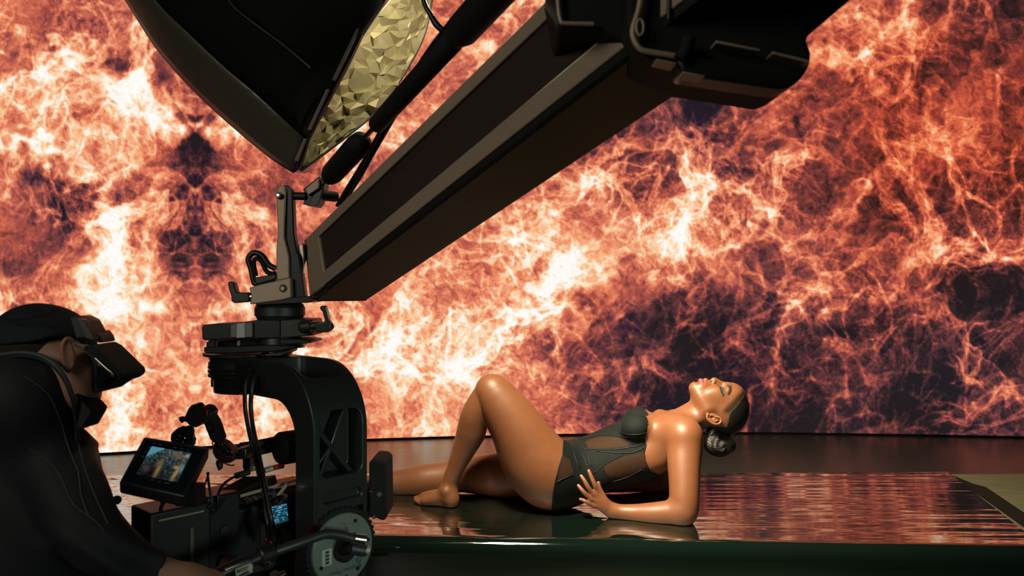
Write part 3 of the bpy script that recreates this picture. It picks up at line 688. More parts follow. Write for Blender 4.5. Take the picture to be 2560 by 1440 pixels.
def woman():
    v, ft, h, a = sdf_woman()
    V, Q, N = nets(v); HX = .745; hm = lambda V: (V[:, 0] > HX)
    inhand = lambda V: (V[:, 0] > .235) & (V[:, 0] < .43) & (V[:, 1] < 3.29) & (V[:, 1] > 3.11) & (V[:, 2] < .64)
    hx, hy = px_of(V)
    handz = lambda V: inhand(V) & (px_of(V)[0] < 1535) & (px_of(V)[0] > 1435)
    k1 = ~((V[:, 0] > HX+.004) & (V[:, 1] > 3.25) & (V[:, 2] > .61) & ((V[:, 0] > HX+.004)))
    armz = (V[:, 0] > HX) & (V[:, 1] < 3.335)
    H = nets(h); A = nets(a)
    def in_h(P, m): return (P[:, 0] > .70+m) & (P[:, 0] < 1.08-m) & (P[:, 1] > 3.24+m) & (P[:, 1] < 3.53-m) & (P[:, 2] > .60+m) & (P[:, 2] < .98-m)
    def in_a(P, m): return (P[:, 0] > .22+m) & (P[:, 0] < .46-m) & (P[:, 1] > 3.10+m) & (P[:, 1] < 3.30-m) & (P[:, 2] > .33+m) & (P[:, 2] < .66-m)
    keepv = ~in_h(V, .012) & ~in_a(V, .012); keeph = in_h(H[0], .006); keepa = in_a(A[0], .006)
    def color(P, N):
        x, y = px_of(P); n = perlin(P[:, 0]*30, P[:, 2]*30+P[:, 1]*20, 3)
        C = np.empty((len(P), 3)); C[:] = (.235, .090, .037); C *= (1+.06*n)[:, None]
        lat = (P[:, 1]-HD)/HS; al = np.abs(lat); dq = HD-al*HS
        hx = 1280+P[:, 0]/dq*FP; hy = 720-(P[:, 2]-EYE)/dq*FP
        face = (P[:, 0] > .76) & (P[:, 1] > 3.24) & (P[:, 2] > .66)
        def paint(C, pts, r, col, amt, f=1.6):
            """soft stroke or patch painted for make-up, brow and lips, and for shade in mouth line and nostril"""
            D = np.full(len(P), 99.)
            for i in range(max(1, len(pts)-1)):
                (ax, ay), (bx, by) = pts[i], pts[min(i+1, len(pts)-1)]; dx, dy = bx-ax, by-ay; L = dx*dx+dy*dy+1e-9
                t = np.clip(((hx-ax)*dx+(hy-ay)*dy)/L, 0, 1); D = np.minimum(D, np.hypot(hx-ax-t*dx, hy-ay-t*dy))
            m = (np.clip((r-D)/f+.5, 0, 1)*amt*face)[:, None]; return C*(1-m)+np.array(col)*m
        C = paint(C, [(1749, 949), (1752, 955), (1755, 962)], 3.6, (.30, .085, .075), 1.); C = paint(C, [(1766, 949), (1763, 955), (1759, 963)], 3.4, (.26, .075, .07), 1.); C = paint(C, [(1757, 947), (1758, 955), (1757, 963)], 4.5, (.30, .08, .075), .9)
        C = paint(C, [(1758.5, 945), (1758.5, 956), (1757.5, 966)], .8, (.05, .012, .012), .9, 1.2)  # dark line paints the shade between the lips
        C = paint(C, [(1820, 964), (1826, 968), (1826.5, 976), (1822, 985)], 3.0, (.018, .012, .009), .9, 2.5)
        C = paint(C, [(1807, 968), (1811, 975), (1812, 984)], 4.5, (.12, .12, .07), .55, 4)
        C = paint(C, [(1801, 968), (1801.5, 973), (1805, 981), (1809, 989)], 2.3, (.010, .022, .022), .97, 1.8)
        C = paint(C, [(1805, 970), (1808, 977)], 2.0, (.02, .05, .05), .8, 2)
        C = paint(C, [(1776.5, 953), (1778, 956)], 1.2, (.03, .01, .008), .9, 1.4)  # dark spot paints the shade inside the nostril
        hd_ = (hx-np.interp(hy, [962, 1024, 1062], [1874, 1812, 1806]))*np.interp(hy, [1010, 1030], [.74, 1]); hm2 = np.clip((hd_+8)/11, 0, 1)*face*np.clip((1040-hy)/12, 0, 1)*(hx > 1790); C = C*(1-.85*hm2)[:, None]+np.array((.015, .011, .009))*(.85*hm2)[:, None]
        # nails
        nail = np.zeros(len(P))
        for f in FINGERS:
            t = W(f[3][0], f[3][1], f[3][2]-.004); d = np.sqrt(((P-np.array(tuple(t)))**2).sum(1)); nail = np.maximum(nail, np.clip((.0055-d)/.002, 0, 1)*(N[:, 1] < -.3))
        C = C*(1-nail[:, None])+np.array((.42, .24, .16))*nail[:, None]
        return C
    me = surf_mesh('reclining_body', [(V, Q, N, keepv), (H[0], H[1], H[2], keeph), (A[0], A[1], A[2], keepa)], color)
    skin = mat('oiled_brown_skin', (.3, .13, .06), .47, 0, .55, coat=.22, coat_rough=.42, sss=.10, attr='col', bump=.12, bscale=220)
    t = thing('person', W(1392, 1278, 3.33), 'woman in black corset bodysuit reclining on her elbows on the glossy stage', 'person')
    body = link('body', me, skin, t)
    # hair: cap pulled back tight, and a bun
    hh = h; keep = hh.f.copy()
    X, Y, Z = hh.ax[0][:, None, None], hh.ax[1][None, :, None], hh.ax[2][None, None, :]
    PX = 1280+X/Y*FP+0*Z; PY = 720-(Z-EYE)/Y*FP+0*X
    hv = Vol((.70, 3.24, .50), (1.08, 3.53, .98), .0021); apply(hv, T_HEAD[:4]+T_HEAD[6:10]); hv.f = hv.f-.0022
    X, Y, Z = hv.ax[0][:, None, None], hv.ax[1][None, :, None], hv.ax[2][None, None, :]
    pt = [hd(1858, 962, 0), hd(1850, 985, -26), hd(1826, 1012, -38), hd(1806, 1028, -43)]
    def half(a, b, sgn=1):     # keeps what lies beyond the line a->b in the X,Z plane
        dx, dz = b.x-a.x, b.z-a.z; l = math.hypot(dx, dz); return sgn*((X-a.x)*dz-(Z-a.z)*dx)/l+0*Y
    A1 = half(hd(1852, 950), hd(1810, 1022)); A2 = half(hd(1822, 1014), hd(1800, 1040, -40)); A3 = half(hd(1812, 1061, -40), hd(1758, 1064, -40))
    front = np.minimum(np.maximum(-A1, -100), 100)
    f1 = half(hd(1874, 962), hd(1812, 1024)); f2 = half(hd(1812, 1018), hd(1806, 1062)); f3 = half(hd(1806, 1060), hd(1750, 1066))
    if f1[-1, 0, 0].item() > 0: f1 = -f1
    if f2[-1, 0, 0].item() > 0: f2 = -f2
    if f3[0, 0, 0].item() > 0: f3 = -f3
    reg = np.minimum(np.maximum(f1, np.minimum(f2, f3)), np.maximum(f3, f1*0-1))
    reg = np.minimum(np.maximum(f1, f2), np.maximum(f3, half(hd(1750, 1066), hd(1745, 1100))*0-.0))
    reg = np.minimum(np.maximum(f1, f2), f3)
    reg = np.maximum(reg, hd(1752, 1066).x-X)
    cap = np.maximum(hv.f, reg)
    hv.f = cap.astype(np.float32)
    me = surf_mesh('hair', [(*nets(hv), None)])
    hm_ = mat('sleek_black_hair', (.012, .010, .009), .33, 0, .6, bump=.9, bscale=60, bstretch=(1, 1, 6))
    hair = link('hair', me, hm_, t)
    bv = Vol((.75, 3.2, .50), (1.04, 3.55, .80), .003)
    apply(bv, [('ell', tuple(hd(1797, 1110)), [(1, 0, 0), (0, 0, 1), (0, 1, 0)], (.074, .055, .064), .01, 'add'), ('chain', [(tuple(hd(1790, 1078)), .045), (tuple(hd(1797, 1100)), .042)], .02, None, 'add')])
    # swirl the strands into coiled ridges
    X, Y, Z = bv.ax[0][:, None, None], bv.ax[1][None, :, None], bv.ax[2][None, None, :]; c = hd(1799, 1112)
    an = np.arctan2(Z-c.z, X-c.x); ra = np.sqrt((X-c.x)**2+(Z-c.z)**2)
    bv.f = bv.f+(.0022*np.sin(an*2+ra*170+Y*30)).astype(np.float32)
    link('bun', surf_mesh('bun', [(*nets(bv), None)]), hm_, hair)
    # bodysuit grown from the torso
    g = Vol(v.ax and (.12, 3.0, .36), (.80, 3.75, .98), .0032); apply(g, T_TORSO+T_CHEST+T_NLEG+T_FLEG); g.f = g.f-.004
    X, Y, Z = g.ax[0][:, None, None], g.ax[1][None, :, None], g.ax[2][None, None, :]
    PX = (1280+X/Y*FP+0*Z); PY = (720-(Z-EYE)/Y*FP+0*X)
    L = [(1000, 1409), (1100, 1408), (1140, 1405), (1199, 1388), (1230, 1382), (1300, 1377)]
    R = [(990, 1600), (1018, 1607), (1030, 1618), (1039, 1623), (1067, 1621), (1094, 1619), (1115, 1617), (1129, 1612), (1150, 1614), (1174, 1624), (1188, 1645), (1196, 1675), (1210, 1690)]
    xl = np.interp(PY, [p[0] for p in L], [p[1] for p in L]); xr = np.interp(PY, [p[0] for p in R], [p[1] for p in R])
    reg = np.maximum(xl-PX, PX-xr)*(3.35/FP)
    g.f = np.maximum(np.maximum(g.f, reg), PZ+.002-Z).astype(np.float32)
    def in_poly(px, py, poly):
        r = np.zeros(len(px), bool); n = len(poly)
        for i in range(n):
            (x1, y1), (x2, y2) = poly[i], poly[(i+1) % n]
            c = ((y1 > py) != (y2 > py)) & (px < (x2-x1)*(py-y1)/((y2-y1) or 1e-9)+x1); r ^= c
        return r
    SH = [[(1463, 1103), (1500, 1090), (1545, 1093), (1575, 1107), (1572, 1116), (1500, 1121), (1470, 1120)],
          [(1510, 1165), (1560, 1140), (1612, 1130), (1614, 1150), (1618, 1166), (1560, 1195), (1515, 1188)],
          [(1407, 1140), (1425, 1150), (1434, 1182), (1394, 1205), (1396, 1188)]]
    def gcol(P, N):
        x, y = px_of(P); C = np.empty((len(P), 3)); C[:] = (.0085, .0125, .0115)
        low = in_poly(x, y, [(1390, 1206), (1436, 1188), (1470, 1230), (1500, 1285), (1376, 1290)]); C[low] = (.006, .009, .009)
        for s in SH:
            m = 0
            for ox, oy in ((0, 0), (1.2, 0), (-1.2, 0), (0, 1.2), (0, -1.2), (.9, .9), (-.9, -.9), (.9, -.9), (-.9, .9)): m = m+in_poly(x+ox, y+oy, s)
            m = (m/9.)[:, None]; C = C*(1-m)+np.array((.040, .021, .012))*m
        return C
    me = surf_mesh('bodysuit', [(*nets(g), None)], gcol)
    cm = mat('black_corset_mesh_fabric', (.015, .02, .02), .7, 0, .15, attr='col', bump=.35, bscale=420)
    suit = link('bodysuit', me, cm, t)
    from mathutils.bvhtree import BVHTree
    bm = bmesh.new(); bm.from_mesh(me); bvh = BVHTree.FromBMesh(bm); bm.free()
    def on(px, py, lift=.001):
        o = Vector((0, 0, EYE)); dr = (W(px, py, 3)-o).normalized(); hit = bvh.ray_cast(o, dr)
        return hit[0]+hit[1]*lift if hit[0] is not None else None
    seam_m = mat('black_satin_piping', (.008, .011, .010), .5, 0, .4)
    SEAMS = [('underwire', [(1538, 1053), (1541, 1070), (1553, 1082), (1573, 1087), (1597, 1086), (1620, 1080)], .0028), ('cup_edge', [(1558, 1033), (1549, 1041), (1541, 1052)], .002),
             ('neckline', [(1606, 1022), (1618, 1034), (1620, 1045), (1619, 1066)], .0025), ('seam', [(1452, 1098), (1480, 1093), (1520, 1088), (1560, 1093), (1617, 1092)], .0022),
             ('seam', [(1455, 1122), (1490, 1124), (1540, 1124), (1585, 1117), (1616, 1107)], .003), ('seam', [(1492, 1128), (1540, 1132), (1580, 1132), (1615, 1118)], .003),
             ('seam', [(1484, 1184), (1510, 1162), (1540, 1145), (1560, 1134)], .0022), ('seam', [(1505, 1172), (1518, 1186), (1523, 1200)], .0022), ('seam', [(1455, 1100), (1463, 1118), (1470, 1145), (1478, 1170)], .0022),
             ('waist_seam', [(1440, 1096), (1449, 1120), (1462, 1150), (1474, 1185), (1490, 1215)], .003), ('waist_seam', [(1425, 1100), (1432, 1125), (1441, 1155), (1450, 1190), (1462, 1225)], .0022), ('leg_elastic', [(1408, 1112), (1406, 1138), (1396, 1172), (1390, 1199), (1385, 1235), (1381, 1268)], .0022),
             ('hip_seam', [(1389, 1206), (1410, 1196), (1436, 1186)], .0028), ('seam', [(1470, 1118), (1478, 1130), (1500, 1128)], .002), ('seam', [(1530, 1205), (1570, 1192), (1612, 1170)], .002)]
    for nm, pts, r in SEAMS:
        P = []
        for i in range(len(pts)-1):
            for q in range(6):
                u = q/6; s = on(pts[i][0]*(1-u)+pts[i+1][0]*u, pts[i][1]*(1-u)+pts[i+1][1]*u)
                if s is not None: P.append(s)
        P = [P[0]]+[P[i] for i in range(1, len(P)) if (P[i]-P[i-1]).length < .05] if P else P
        if len(P) > 3: MB().tube(P, r*.75, 6, 1).build(nm, seam_m, suit, smooth=3.2)
    e = on(1447, 1166, .001)
    if e is not None: MB().rev(e+Vector((0, .003, 0)), e+Vector((0, -.003, 0)), [(0, .006), (1, .0055)], 16).build('eyelet', M['steel'], suit, label='small steel eyelet')
woman()
# ------------------------------------------------------------------ crane arm
BF = Vector((.543, -.795, .272)); BU = Vector((.826, .564, 0)); BV = Vector((-.154, .225, .963)); BC = W(775, 752, 2.0)
def bp(f, u, v): return BC+BF*f+BU*u+BV*v
def bbox(mb, f0, f1, u0, u1, v0, v1): return mb.prism([bp(f0, u0, v0), bp(f1, u0, v0), bp(f1, u1, v0), bp(f0, u1, v0)], BV*(v1-v0))
def crane():
    t = thing('crane_arm', bp(0, .08, 0), 'heavy box-section camera crane arm rising diagonally across the picture from the remote head', 'camera crane')
    LN = 2.35
    bbox(MB(), .006, LN, .013, .160, 0, .168).build('beam', mat('olive_black_beam', (.045, .043, .026), .5, .35, .5, bump=.1, bscale=5, var=.15), t, bevel=.003)
    ep = MB(); ep.prism([bp(0, .0, .012), bp(.118, 0, .012), bp(.100, 0, .168), bp(0, 0, .168)], BU*.014)
    ep.build('end_plate', M['grey_metal'], t, bevel=.0025)
    bbox(MB(), -.006, .006, .012, .160, -.001, .170).build('end_cap', M['dark_metal'], t, bevel=.003)
    bbox(MB(), .112, LN, .0, .013, .012, .046).build('lower_rail', M['grey_metal'], t, bevel=.002)
    bbox(MB(), .112, LN, .004, .014, .0005, .012).build('shadow_gap', M['rubber'], t, smooth=None)  # black strip standing in for the shade under the rail
    bbox(MB(), .095, LN, .0, .013, .142, .168).build('upper_rail', M['grey_metal'], t, bevel=.002)
    rm = mat('ribbed_dark_panel', (.040, .026, .022), .62, .1, .4); nt = rm.node_tree
    tc = nt.nodes.new('ShaderNodeTexCoord'); mp = nt.nodes.new('ShaderNodeMapping'); mp.inputs['Rotation'].default_value = (0, 0, math.radians(-34)); wv = nt.nodes.new('ShaderNodeTexWave'); wv.inputs['Scale'].default_value = 90
    bpn = nt.nodes.new('ShaderNodeBump'); bpn.inputs['Strength'].default_value = .25; bpn.inputs['Distance'].default_value = .002
    nt.links.new(tc.outputs['Object'], mp.inputs[0]); nt.links.new(mp.outputs[0], wv.inputs['Vector']); nt.links.new(wv.outputs['Color'], bpn.inputs['Height']); nt.links.new(bpn.outputs[0], nt.nodes['Principled BSDF'].inputs['Normal'])
    bbox(MB(), .098, LN, .007, .013, .044, .144).build('side_panel', rm, t, smooth=None)
    # levelling rod that runs above the beam
    a = W(800, 468, 2.02)
    def al(s, o=(0, 0, 0)): return a+BF*s+Vector(o)
    MB().rev(al(0), al(1.35), [(0, .006), (1, .006)], 20).build('rod', M['steel'], t, smooth=.8)
    MB().rev(al(.055), al(.30), [(0, .008), (.06, .022), (.16, .028), (.84, .029), (.95, .025), (1, .009)], 28).build('foam_grip', M['rubber'], t, smooth=.8)
    MB().rev(al(.37), al(.74), [(0, .017), (.02, .020), (.98, .022), (1, .018)], 28).build('sleeve', M['rubber'], t, smooth=.8)
    MB().rev(al(.74), al(1.35), [(0, .02), (.05, .031), (1, .034)], 28).build('outer_sleeve', M['rubber'], t, smooth=.8)
    cl = MB(); cl.px([(757, 473), (798, 440), (812, 456), (800, 505), (790, 517), (757, 510), (763, 490)], 2.0, .05)
    cl.build('clevis', M['black_metal'], t, bevel=.002)
    MB().px([(764, 472), (794, 446), (797, 470), (770, 488)], 1.985, .02).build('clevis_plate', M['grey_metal'], t, bevel=.0015)
    MB().px([(784, 486), (808, 470), (800, 500), (790, 516), (770, 514)], 1.982, .02).build('clevis_plate', M['dark_metal'], t, bevel=.0015)
    MB().cyl(W(800, 488, 2.01), W(838, 492, 2.06), .014).build('pin', M['black_metal'], t)
    # levelling bracket: upright, foot, handle loop, clamp lever
    up = MB(); up.px([(708, 463), (722, 464), (731, 475), (735, 584), (742, 628), (748, 640), (764, 748), (727, 748), (724, 694), (716, 628), (708, 592), (700, 480)], 1.985, .03)
    up.build('upright', M['black_metal'], t, bevel=.003)
    ul = MB(); ul.px([(690, 480), (694, 467), (702, 463), (710, 466), (714, 480), (711, 592), (722, 640), (723, 695), (692, 702), (690, 630), (694, 580)], 1.975, .03)
    ul.build('upright_lit_face', M['grey_metal'], t, bevel=.003)  # paler metal than the upright, painting its lit narrow face
    for (x, y, r) in ((695.5, 488, 9), (707, 721, 12)):
        c = W(x, y, 1.962); MB().rev(c, c+Vector((0, .02, 0)), [(0, r*.00075), (.3, r*.00100), (1, r*.00103)], 24).build('pivot_cap', M['dark_metal'], t)
        MB().rev(c-Vector((0, .003, 0)), c+Vector((0, .01, 0)), [(0, r*.0004), (1, r*.0005)], 20).build('pivot_screw', M['steel'], t)
    ft = MB(); ft.px([(622, 719), (650, 711), (726, 694), (728, 744), (700, 751), (624, 761), (628, 740)], 1.965, .09); ft.build('foot', M['grey_metal'], t, bevel=.003)
    MB().px([(640, 752), (770, 740), (790, 750), (770, 757), (640, 763)], 1.97, .13).build('foot_plate', M['black_metal'], t, bevel=.002)
    MB().cyl(W(728, 490, 2.0), W(765, 491, 2.0), .0105).build('cross_shaft', M['black_metal'], t)
    MB().px([(746, 612), (757, 608), (760, 640), (758, 688), (748, 684)], 2.0, .03).build('cable_plug', M['steel'], t, bevel=.002)
    MB().tube([W(x, y, 1.99) for x, y in ((690, 672), (672, 662), (656, 640), (640, 632), (628, 636), (621, 650), (628, 672), (634, 700), (640, 709), (665, 703), (690, 696))], .0078, 12, 5).build('handle_loop', M['black_plastic'], t, smooth=1)
    MB().tube([W(x, y, 1.985) for x, y in ((690, 684), (668, 680), (655, 655), (642, 646), (634, 656), (640, 690))], .0062, 12, 5).build('handle_lip', M['rubber'], t, smooth=1)
    MB().px([(634, 694), (690, 684), (690, 698), (640, 712)], 1.98, .05).build('handle_base', M['black_plastic'], t, bevel=.003)
    lv = MB(); lv.px([(569, 706), (574, 703), (584, 706), (588, 722), (592, 732), (600, 731), (622, 731), (622, 755), (585, 758), (577, 752), (578, 743), (571, 720)], 1.97, .028); lv.build('clamp_lever', M['black_plastic'], t, bevel=.004, bseg=3)
    MB().cyl(W(612, 743, 1.985), W(632, 742, 1.985), .011).build('clamp_shaft', M['steel'], t)
crane()
for k, pts in enumerate((((842, 515, 2.03), (868, 470, 2.0), (905, 410, 1.93), (950, 330, 1.84), (1010, 225, 1.72), (1062, 140, 1.62), (1120, 62, 1.52), (1195, -30, 1.42)),
                         ((850, 512, 2.04), (885, 455, 1.99), (925, 385, 1.92), (975, 300, 1.82), (1030, 205, 1.70), (1085, 118, 1.6), (1140, 45, 1.5), (1212, -30, 1.41)),
                         ((858, 508, 2.05), (902, 440, 1.98), (935, 380, 1.91), (990, 285, 1.80), (1046, 190, 1.68), (1104, 104, 1.58), (1165, 30, 1.48), (1230, -30, 1.4)))):
    o = MB().tube([W(*p) for p in pts], (.0048, .0062, .0052)[k], 10, 6).build('cable', M['cable'], None, smooth=1)
    tag(o, ('thin black cable lying nearest the foam-gripped rod along the crane arm', 'thicker black cable between the two thinner ones along the crane arm', 'thin black cable lying nearest the upper rail of the crane arm')[k], 'cable')
def housing():
    t = thing('equipment_housing', W(1750, 200, .98), 'bulky black equipment housing clamped under the near end of the crane arm, out of focus', 'housing')
    h = MB(); h.px([(1560, -90), (1566, 60), (1600, 132), (1712, 184), (1955, 222), (1992, 211), (2028, 165), (2031, 130), (2017, 90), (2060, 55), (2230, -90)], .95, .12)
    h.build('case', M['rubber'], t, bevel=.008, bseg=3)
    MB().px([(1690, 150), (1700, 130), (1950, 182), (1995, 170), (2020, 178), (1985, 214), (1950, 222), (1705, 186)], .93, .05).build('lower_shell', M['black_metal'], t, bevel=.006, bseg=3)
    for pts in ([(1790, 100), (1900, 122), (1900, 128), (1790, 107)], [(1932, 128), (2024, 150), (2024, 158), (1932, 134)], [(1706, 178), (1762, 188), (1762, 192), (1706, 183)], [(1690, 156), (1640, 146), (1640, 150), (1690, 161)]):
        MB().px(pts, .925, .03).build('trim_highlight_bar', M['grey_metal'], t, bevel=.0008)  # pale bars, partly standing in for highlights on the case grooves
    b = MB(); b.px([(1370, -90), (1390, 8), (1398, 62), (1484, 70), (1560, 104), (1600, 130), (1640, 70), (1620, -90)], 1.0, .15); b.build('clamp_block', M['rubber'], t, bevel=.006)
    MB().tube([W(x, y, .99) for x, y in ((1393, -40), (1396, 20), (1402, 52), (1412, 58), (1484, 60))], .0028, 8, 4).build('edge_trim', M['grey_metal'], t, smooth=1)
    MB().tube([W(x, y, .935) for x, y in ((1606, -40), (1598, 20), (1583, 70), (1584, 95), (1598, 120), (1620, 129), (1688, 140))], .0038, 8, 5).build('bracket_rim', M['grey_metal'], t, smooth=1)
    MB().tube([W(1600+9*math.cos(a), 68+20*math.sin(a), .93) for a in [i*math.pi/6 for i in range(12)]], .0016, 8, 2, close=True).build('bracket_hole_ring', M['grey_metal'], t, smooth=1)
    MB().tube([W(x, y, .935) for x, y in ((1676, -30), (1672, 20), (1672, 48))], .003, 8, 4).build('bracket_post', M['dark_metal'], t, smooth=1)
    MB().ball(W(1715, 112, .93), .008, 16).build('knob', M['dark_metal'], t, smooth=1)
    MB().tube([W(x, y, .925) for x, y in ((1700, 150), (1712, 130), (1722, 95))], .009, 10, 4).build('strap', M['rubber'], t, smooth=1)
housing()

# ------------------------------------------------------------------ softbox
def softbox():
    t = thing('softbox', W(738, 432, 2.33), 'large black fabric softbox hanging point-down over the set, its crinkled silver lining glowing pale gold', 'softbox')
    cloth = mat('black_softbox_fabric', (.005, .0055, .005), .75, 0, .15, bump=.35, bscale=14, bstretch=(1, 1, 5))
    sheen = mat('coated_skirt_fabric', (.11, .10, .075), .38, 0, .6, bump=.5, bscale=8, bstretch=(1, 1, 7))
    def loft(A, B, n, m, dA, dB, bulge):
        """cloth between two edge lines (px lists) with depths"""
        def res(L, D, k):
            P = [W(x, y, d) for (x, y), d in zip(L, D)]; Q, _ = catmull(P, .1, 8); s = [0]
            for i in range(1, len(Q)): s.append(s[-1]+(Q[i]-Q[i-1]).length)
            out = []
            for i in range(k):
                q = s[-1]*i/(k-1); j = max(0, min(len(Q)-2, next((jj for jj in range(len(s)-1) if s[jj+1] >= q), len(Q)-2))); u = (q-s[j])/max(1e-9, s[j+1]-s[j]); out.append(Q[j].lerp(Q[j+1], min(1, u)))
            return out
        a = res(A, dA, n); b = res(B, dB, n); vs = []; fs = []
        for i in range(n):
            for j in range(m): u = j/(m-1); vs.append(a[i].lerp(b[i], u)+Vector((0, bulge*math.sin(math.pi*u), 0)))
        for i in range(n-1):
            for j in range(m-1): q = i*m+j; fs.append((q, q+1, q+m+1, q+m))
        return vs, fs
    def sheet(name, vsfs, m, parent=t, smooth=1., th=.004):
        mb = MB(); mb.add(*vsfs); o = mb.build(name, m, parent, smooth=smooth); s = o.modifiers.new('solid', 'SOLIDIFY'); s.thickness = th; return o
    OUT = [(250, -100), (318, 5), (400, 130), (500, 240), (600, 330), (680, 395), (735, 430)]; INN = [(330, -100), (395, 5), (470, 80), (560, 165), (640, 232), (715, 300), (765, 345)]
    sheet('skirt', loft(OUT, INN, 40, 8, [2.55, 2.5, 2.46, 2.42, 2.38, 2.35, 2.33], [2.25, 2.22, 2.2, 2.2, 2.2, 2.22, 2.26], -.015), sheen)
    RIM = [(1010, -100), (955, 5), (905, 80), (862, 160), (822, 235), (785, 305), (768, 345)]
    sheet('back_panel', loft(INN, RIM, 40, 14, [2.25, 2.22, 2.2, 2.2, 2.2, 2.22, 2.26], [2.1, 2.12, 2.15, 2.19, 2.22, 2.25, 2.27], -.05), cloth)
    sheet('corner_panel', loft([(735, 430), (742, 424), (746, 418)], [(715, 300), (742, 324), (768, 343)], 6, 5, [2.33, 2.32, 2.31], [2.24, 2.25, 2.27], -.006), mat('grey_corner_patch', (.055, .052, .042), .6))
    MB().tube([W(x, y, d) for (x, y), d in zip(OUT, [2.55, 2.5, 2.46, 2.42, 2.38, 2.35, 2.33])], .0042, 8, 6).build('piping', M['rubber'], t, smooth=1)
    st = MB()
    P, _ = catmull([W(x, y, d-.012) for (x, y), d in zip([(275, -80), (345, 15), (420, 110), (520, 210), (610, 290)], [2.5, 2.44, 2.4, 2.36, 2.33])], .1, 22)
    for p in P[::2]: st.ball(p, .0011, 6)
    st.build('stitching', mat('pale_thread', (.35, .33, .2), .5), t, smooth=1)
    MB().tube([W(x, y, d) for x, y, d in ((560, -30, 2.10), (580, 12, 2.10), (640, 62, 2.09), (705, 110, 2.10), (775, 170, 2.12))], .0035, 8, 5).build('rib_rod', M['dark_metal'], t, smooth=1)
    # velcro edge where the front cloth fastens
    for i, (a, b) in enumerate((((958, 4), (905, 84)), ((896, 66), (832, 200)), ((818, 222), (770, 325)), ((762, 345), (738, 402)))):
        d = 2.10+.055*i
        MB().px([(a[0]-3, a[1]), (a[0]+5, a[1]), (b[0]+5, b[1]), (b[0]-3, b[1])], d-.015, .01).build('velcro_tab', M['dark_metal'], t, smooth=None, bevel=.001)
    vb = MB(); vb.px([(950, -10), (968, -5), (912, 72), (866, 168), (800, 290), (772, 345), (748, 424), (738, 420), (762, 345), (792, 280), (852, 165), (898, 70)], 2.24, .02, [2.13, 2.13, 2.16, 2.19, 2.24, 2.27, 2.31, 2.31, 2.27, 2.24, 2.19, 2.16])
    vb.build('velcro_edge', mat('brown_black_velcro', (.050, .026, .022), .85), t, smooth=None)
    # crinkled reflective lining of the far wall
    A = [(1040, -110), (985, -10), (912, 75), (862, 165), (812, 262), (775, 345), (748, 424)]; B = [(1120, -110), (1083, -10), (1060, 90), (1005, 195), (940, 280), (850, 355), (752, 428)]
    n, m = 34, 11; vs, fs = loft(A, B, n, m, [2.35, 2.33, 2.32, 2.31, 2.31, 2.32, 2.335], [2.75, 2.68, 2.62, 2.56, 2.48, 2.41, 2.345], .03)
    rng = random.Random(5); V2 = []
    for k, v in enumerate(vs):
        i, j = divmod(k, m); e = 0 if j in (0, m-1) or i in (0, n-1) else 1; w = min(1, (n-1-i)/9)*e
        V2.append(v+Vector((rng.uniform(-.010, .010), rng.uniform(-.030, .030), rng.uniform(-.010, .010)))*w)
    F2 = []
    for i in range(n-1):
        for j in range(m-1):
            q = i*m+j
            if (i+j) % 2: F2 += [(q, q+1, q+m), (q+1, q+m+1, q+m)]
            else: F2 += [(q, q+1, q+m+1), (q, q+m+1, q+m)]
    lm = mat('crinkled_silver_gold_lining', (.60, .54, .32), .50, .25, .5, bump=.25, bscale=9, bstretch=(1, 1, 3))
    sheet('lining', (V2, F2), lm, smooth=None, th=.003)
    MB().tube([W(x, y, d) for (x, y), d in zip(B, [2.75, 2.68, 2.62, 2.56, 2.48, 2.41, 2.345])], .0035, 8, 6).build('rim_wire', M['dark_metal'], t, smooth=1)
    MB().tube([W(x, y, d) for x, y, d in ((738, 428, 2.335), (745, 420, 2.33), (762, 412, 2.35), (770, 405, 2.36))], .004, 8, 4).build('corner_pocket', M['dark_metal'], t, smooth=1)
softbox()
o = MB().tube([W(x, y, 1.9) for x, y in ((1048, -40), (1062, 10), (1076, 36), (1092, 62), (1112, 80))], [.006, .006, .007, .009, .008], 10, 5).build('cable', M['cable'], None, smooth=1)
tag(o, 'short black cord dropping from above to the rod right of the glowing lining', 'cable')

# ------------------------------------------------------------------ remote head
YR = Vector((.73, -.683, 0)).normalized(); YW = Vector((.683, .73, 0)).normalized(); UP = Vector((0, 0, 1)); YM = Vector((-.733, 2.112, 0)); YU = .449
def yp(u, w, z): return YM+YR*u+YW*w+UP*z
def zof(py, d): return EYE-(py-720)/FP*d
def text(body, size, c, xdir, ydir, m, parent, name='lettering', ext=.0004):
    cu = bpy.data.curves.new('t', 'FONT'); cu.body = body; cu.size = size; cu.align_x = 'CENTER'; cu.align_y = 'CENTER'; cu.extrude = ext; cu.resolution_u = 2
    q = bpy.data.objects.new('t', cu); COL.objects.link(q); dg = bpy.context.evaluated_depsgraph_get(); me = bpy.data.meshes.new_from_object(q.evaluated_get(dg)); bpy.data.objects.remove(q)
    x = Vector(xdir).normalized(); y = Vector(ydir).normalized(); z = x.cross(y); T = Matrix(((x.x, y.x, z.x, c[0]), (x.y, y.y, z.y, c[1]), (x.z, y.z, z.z, c[2]), (0, 0, 0, 1)))
    me.transform(T); return link(name, me, m, parent)
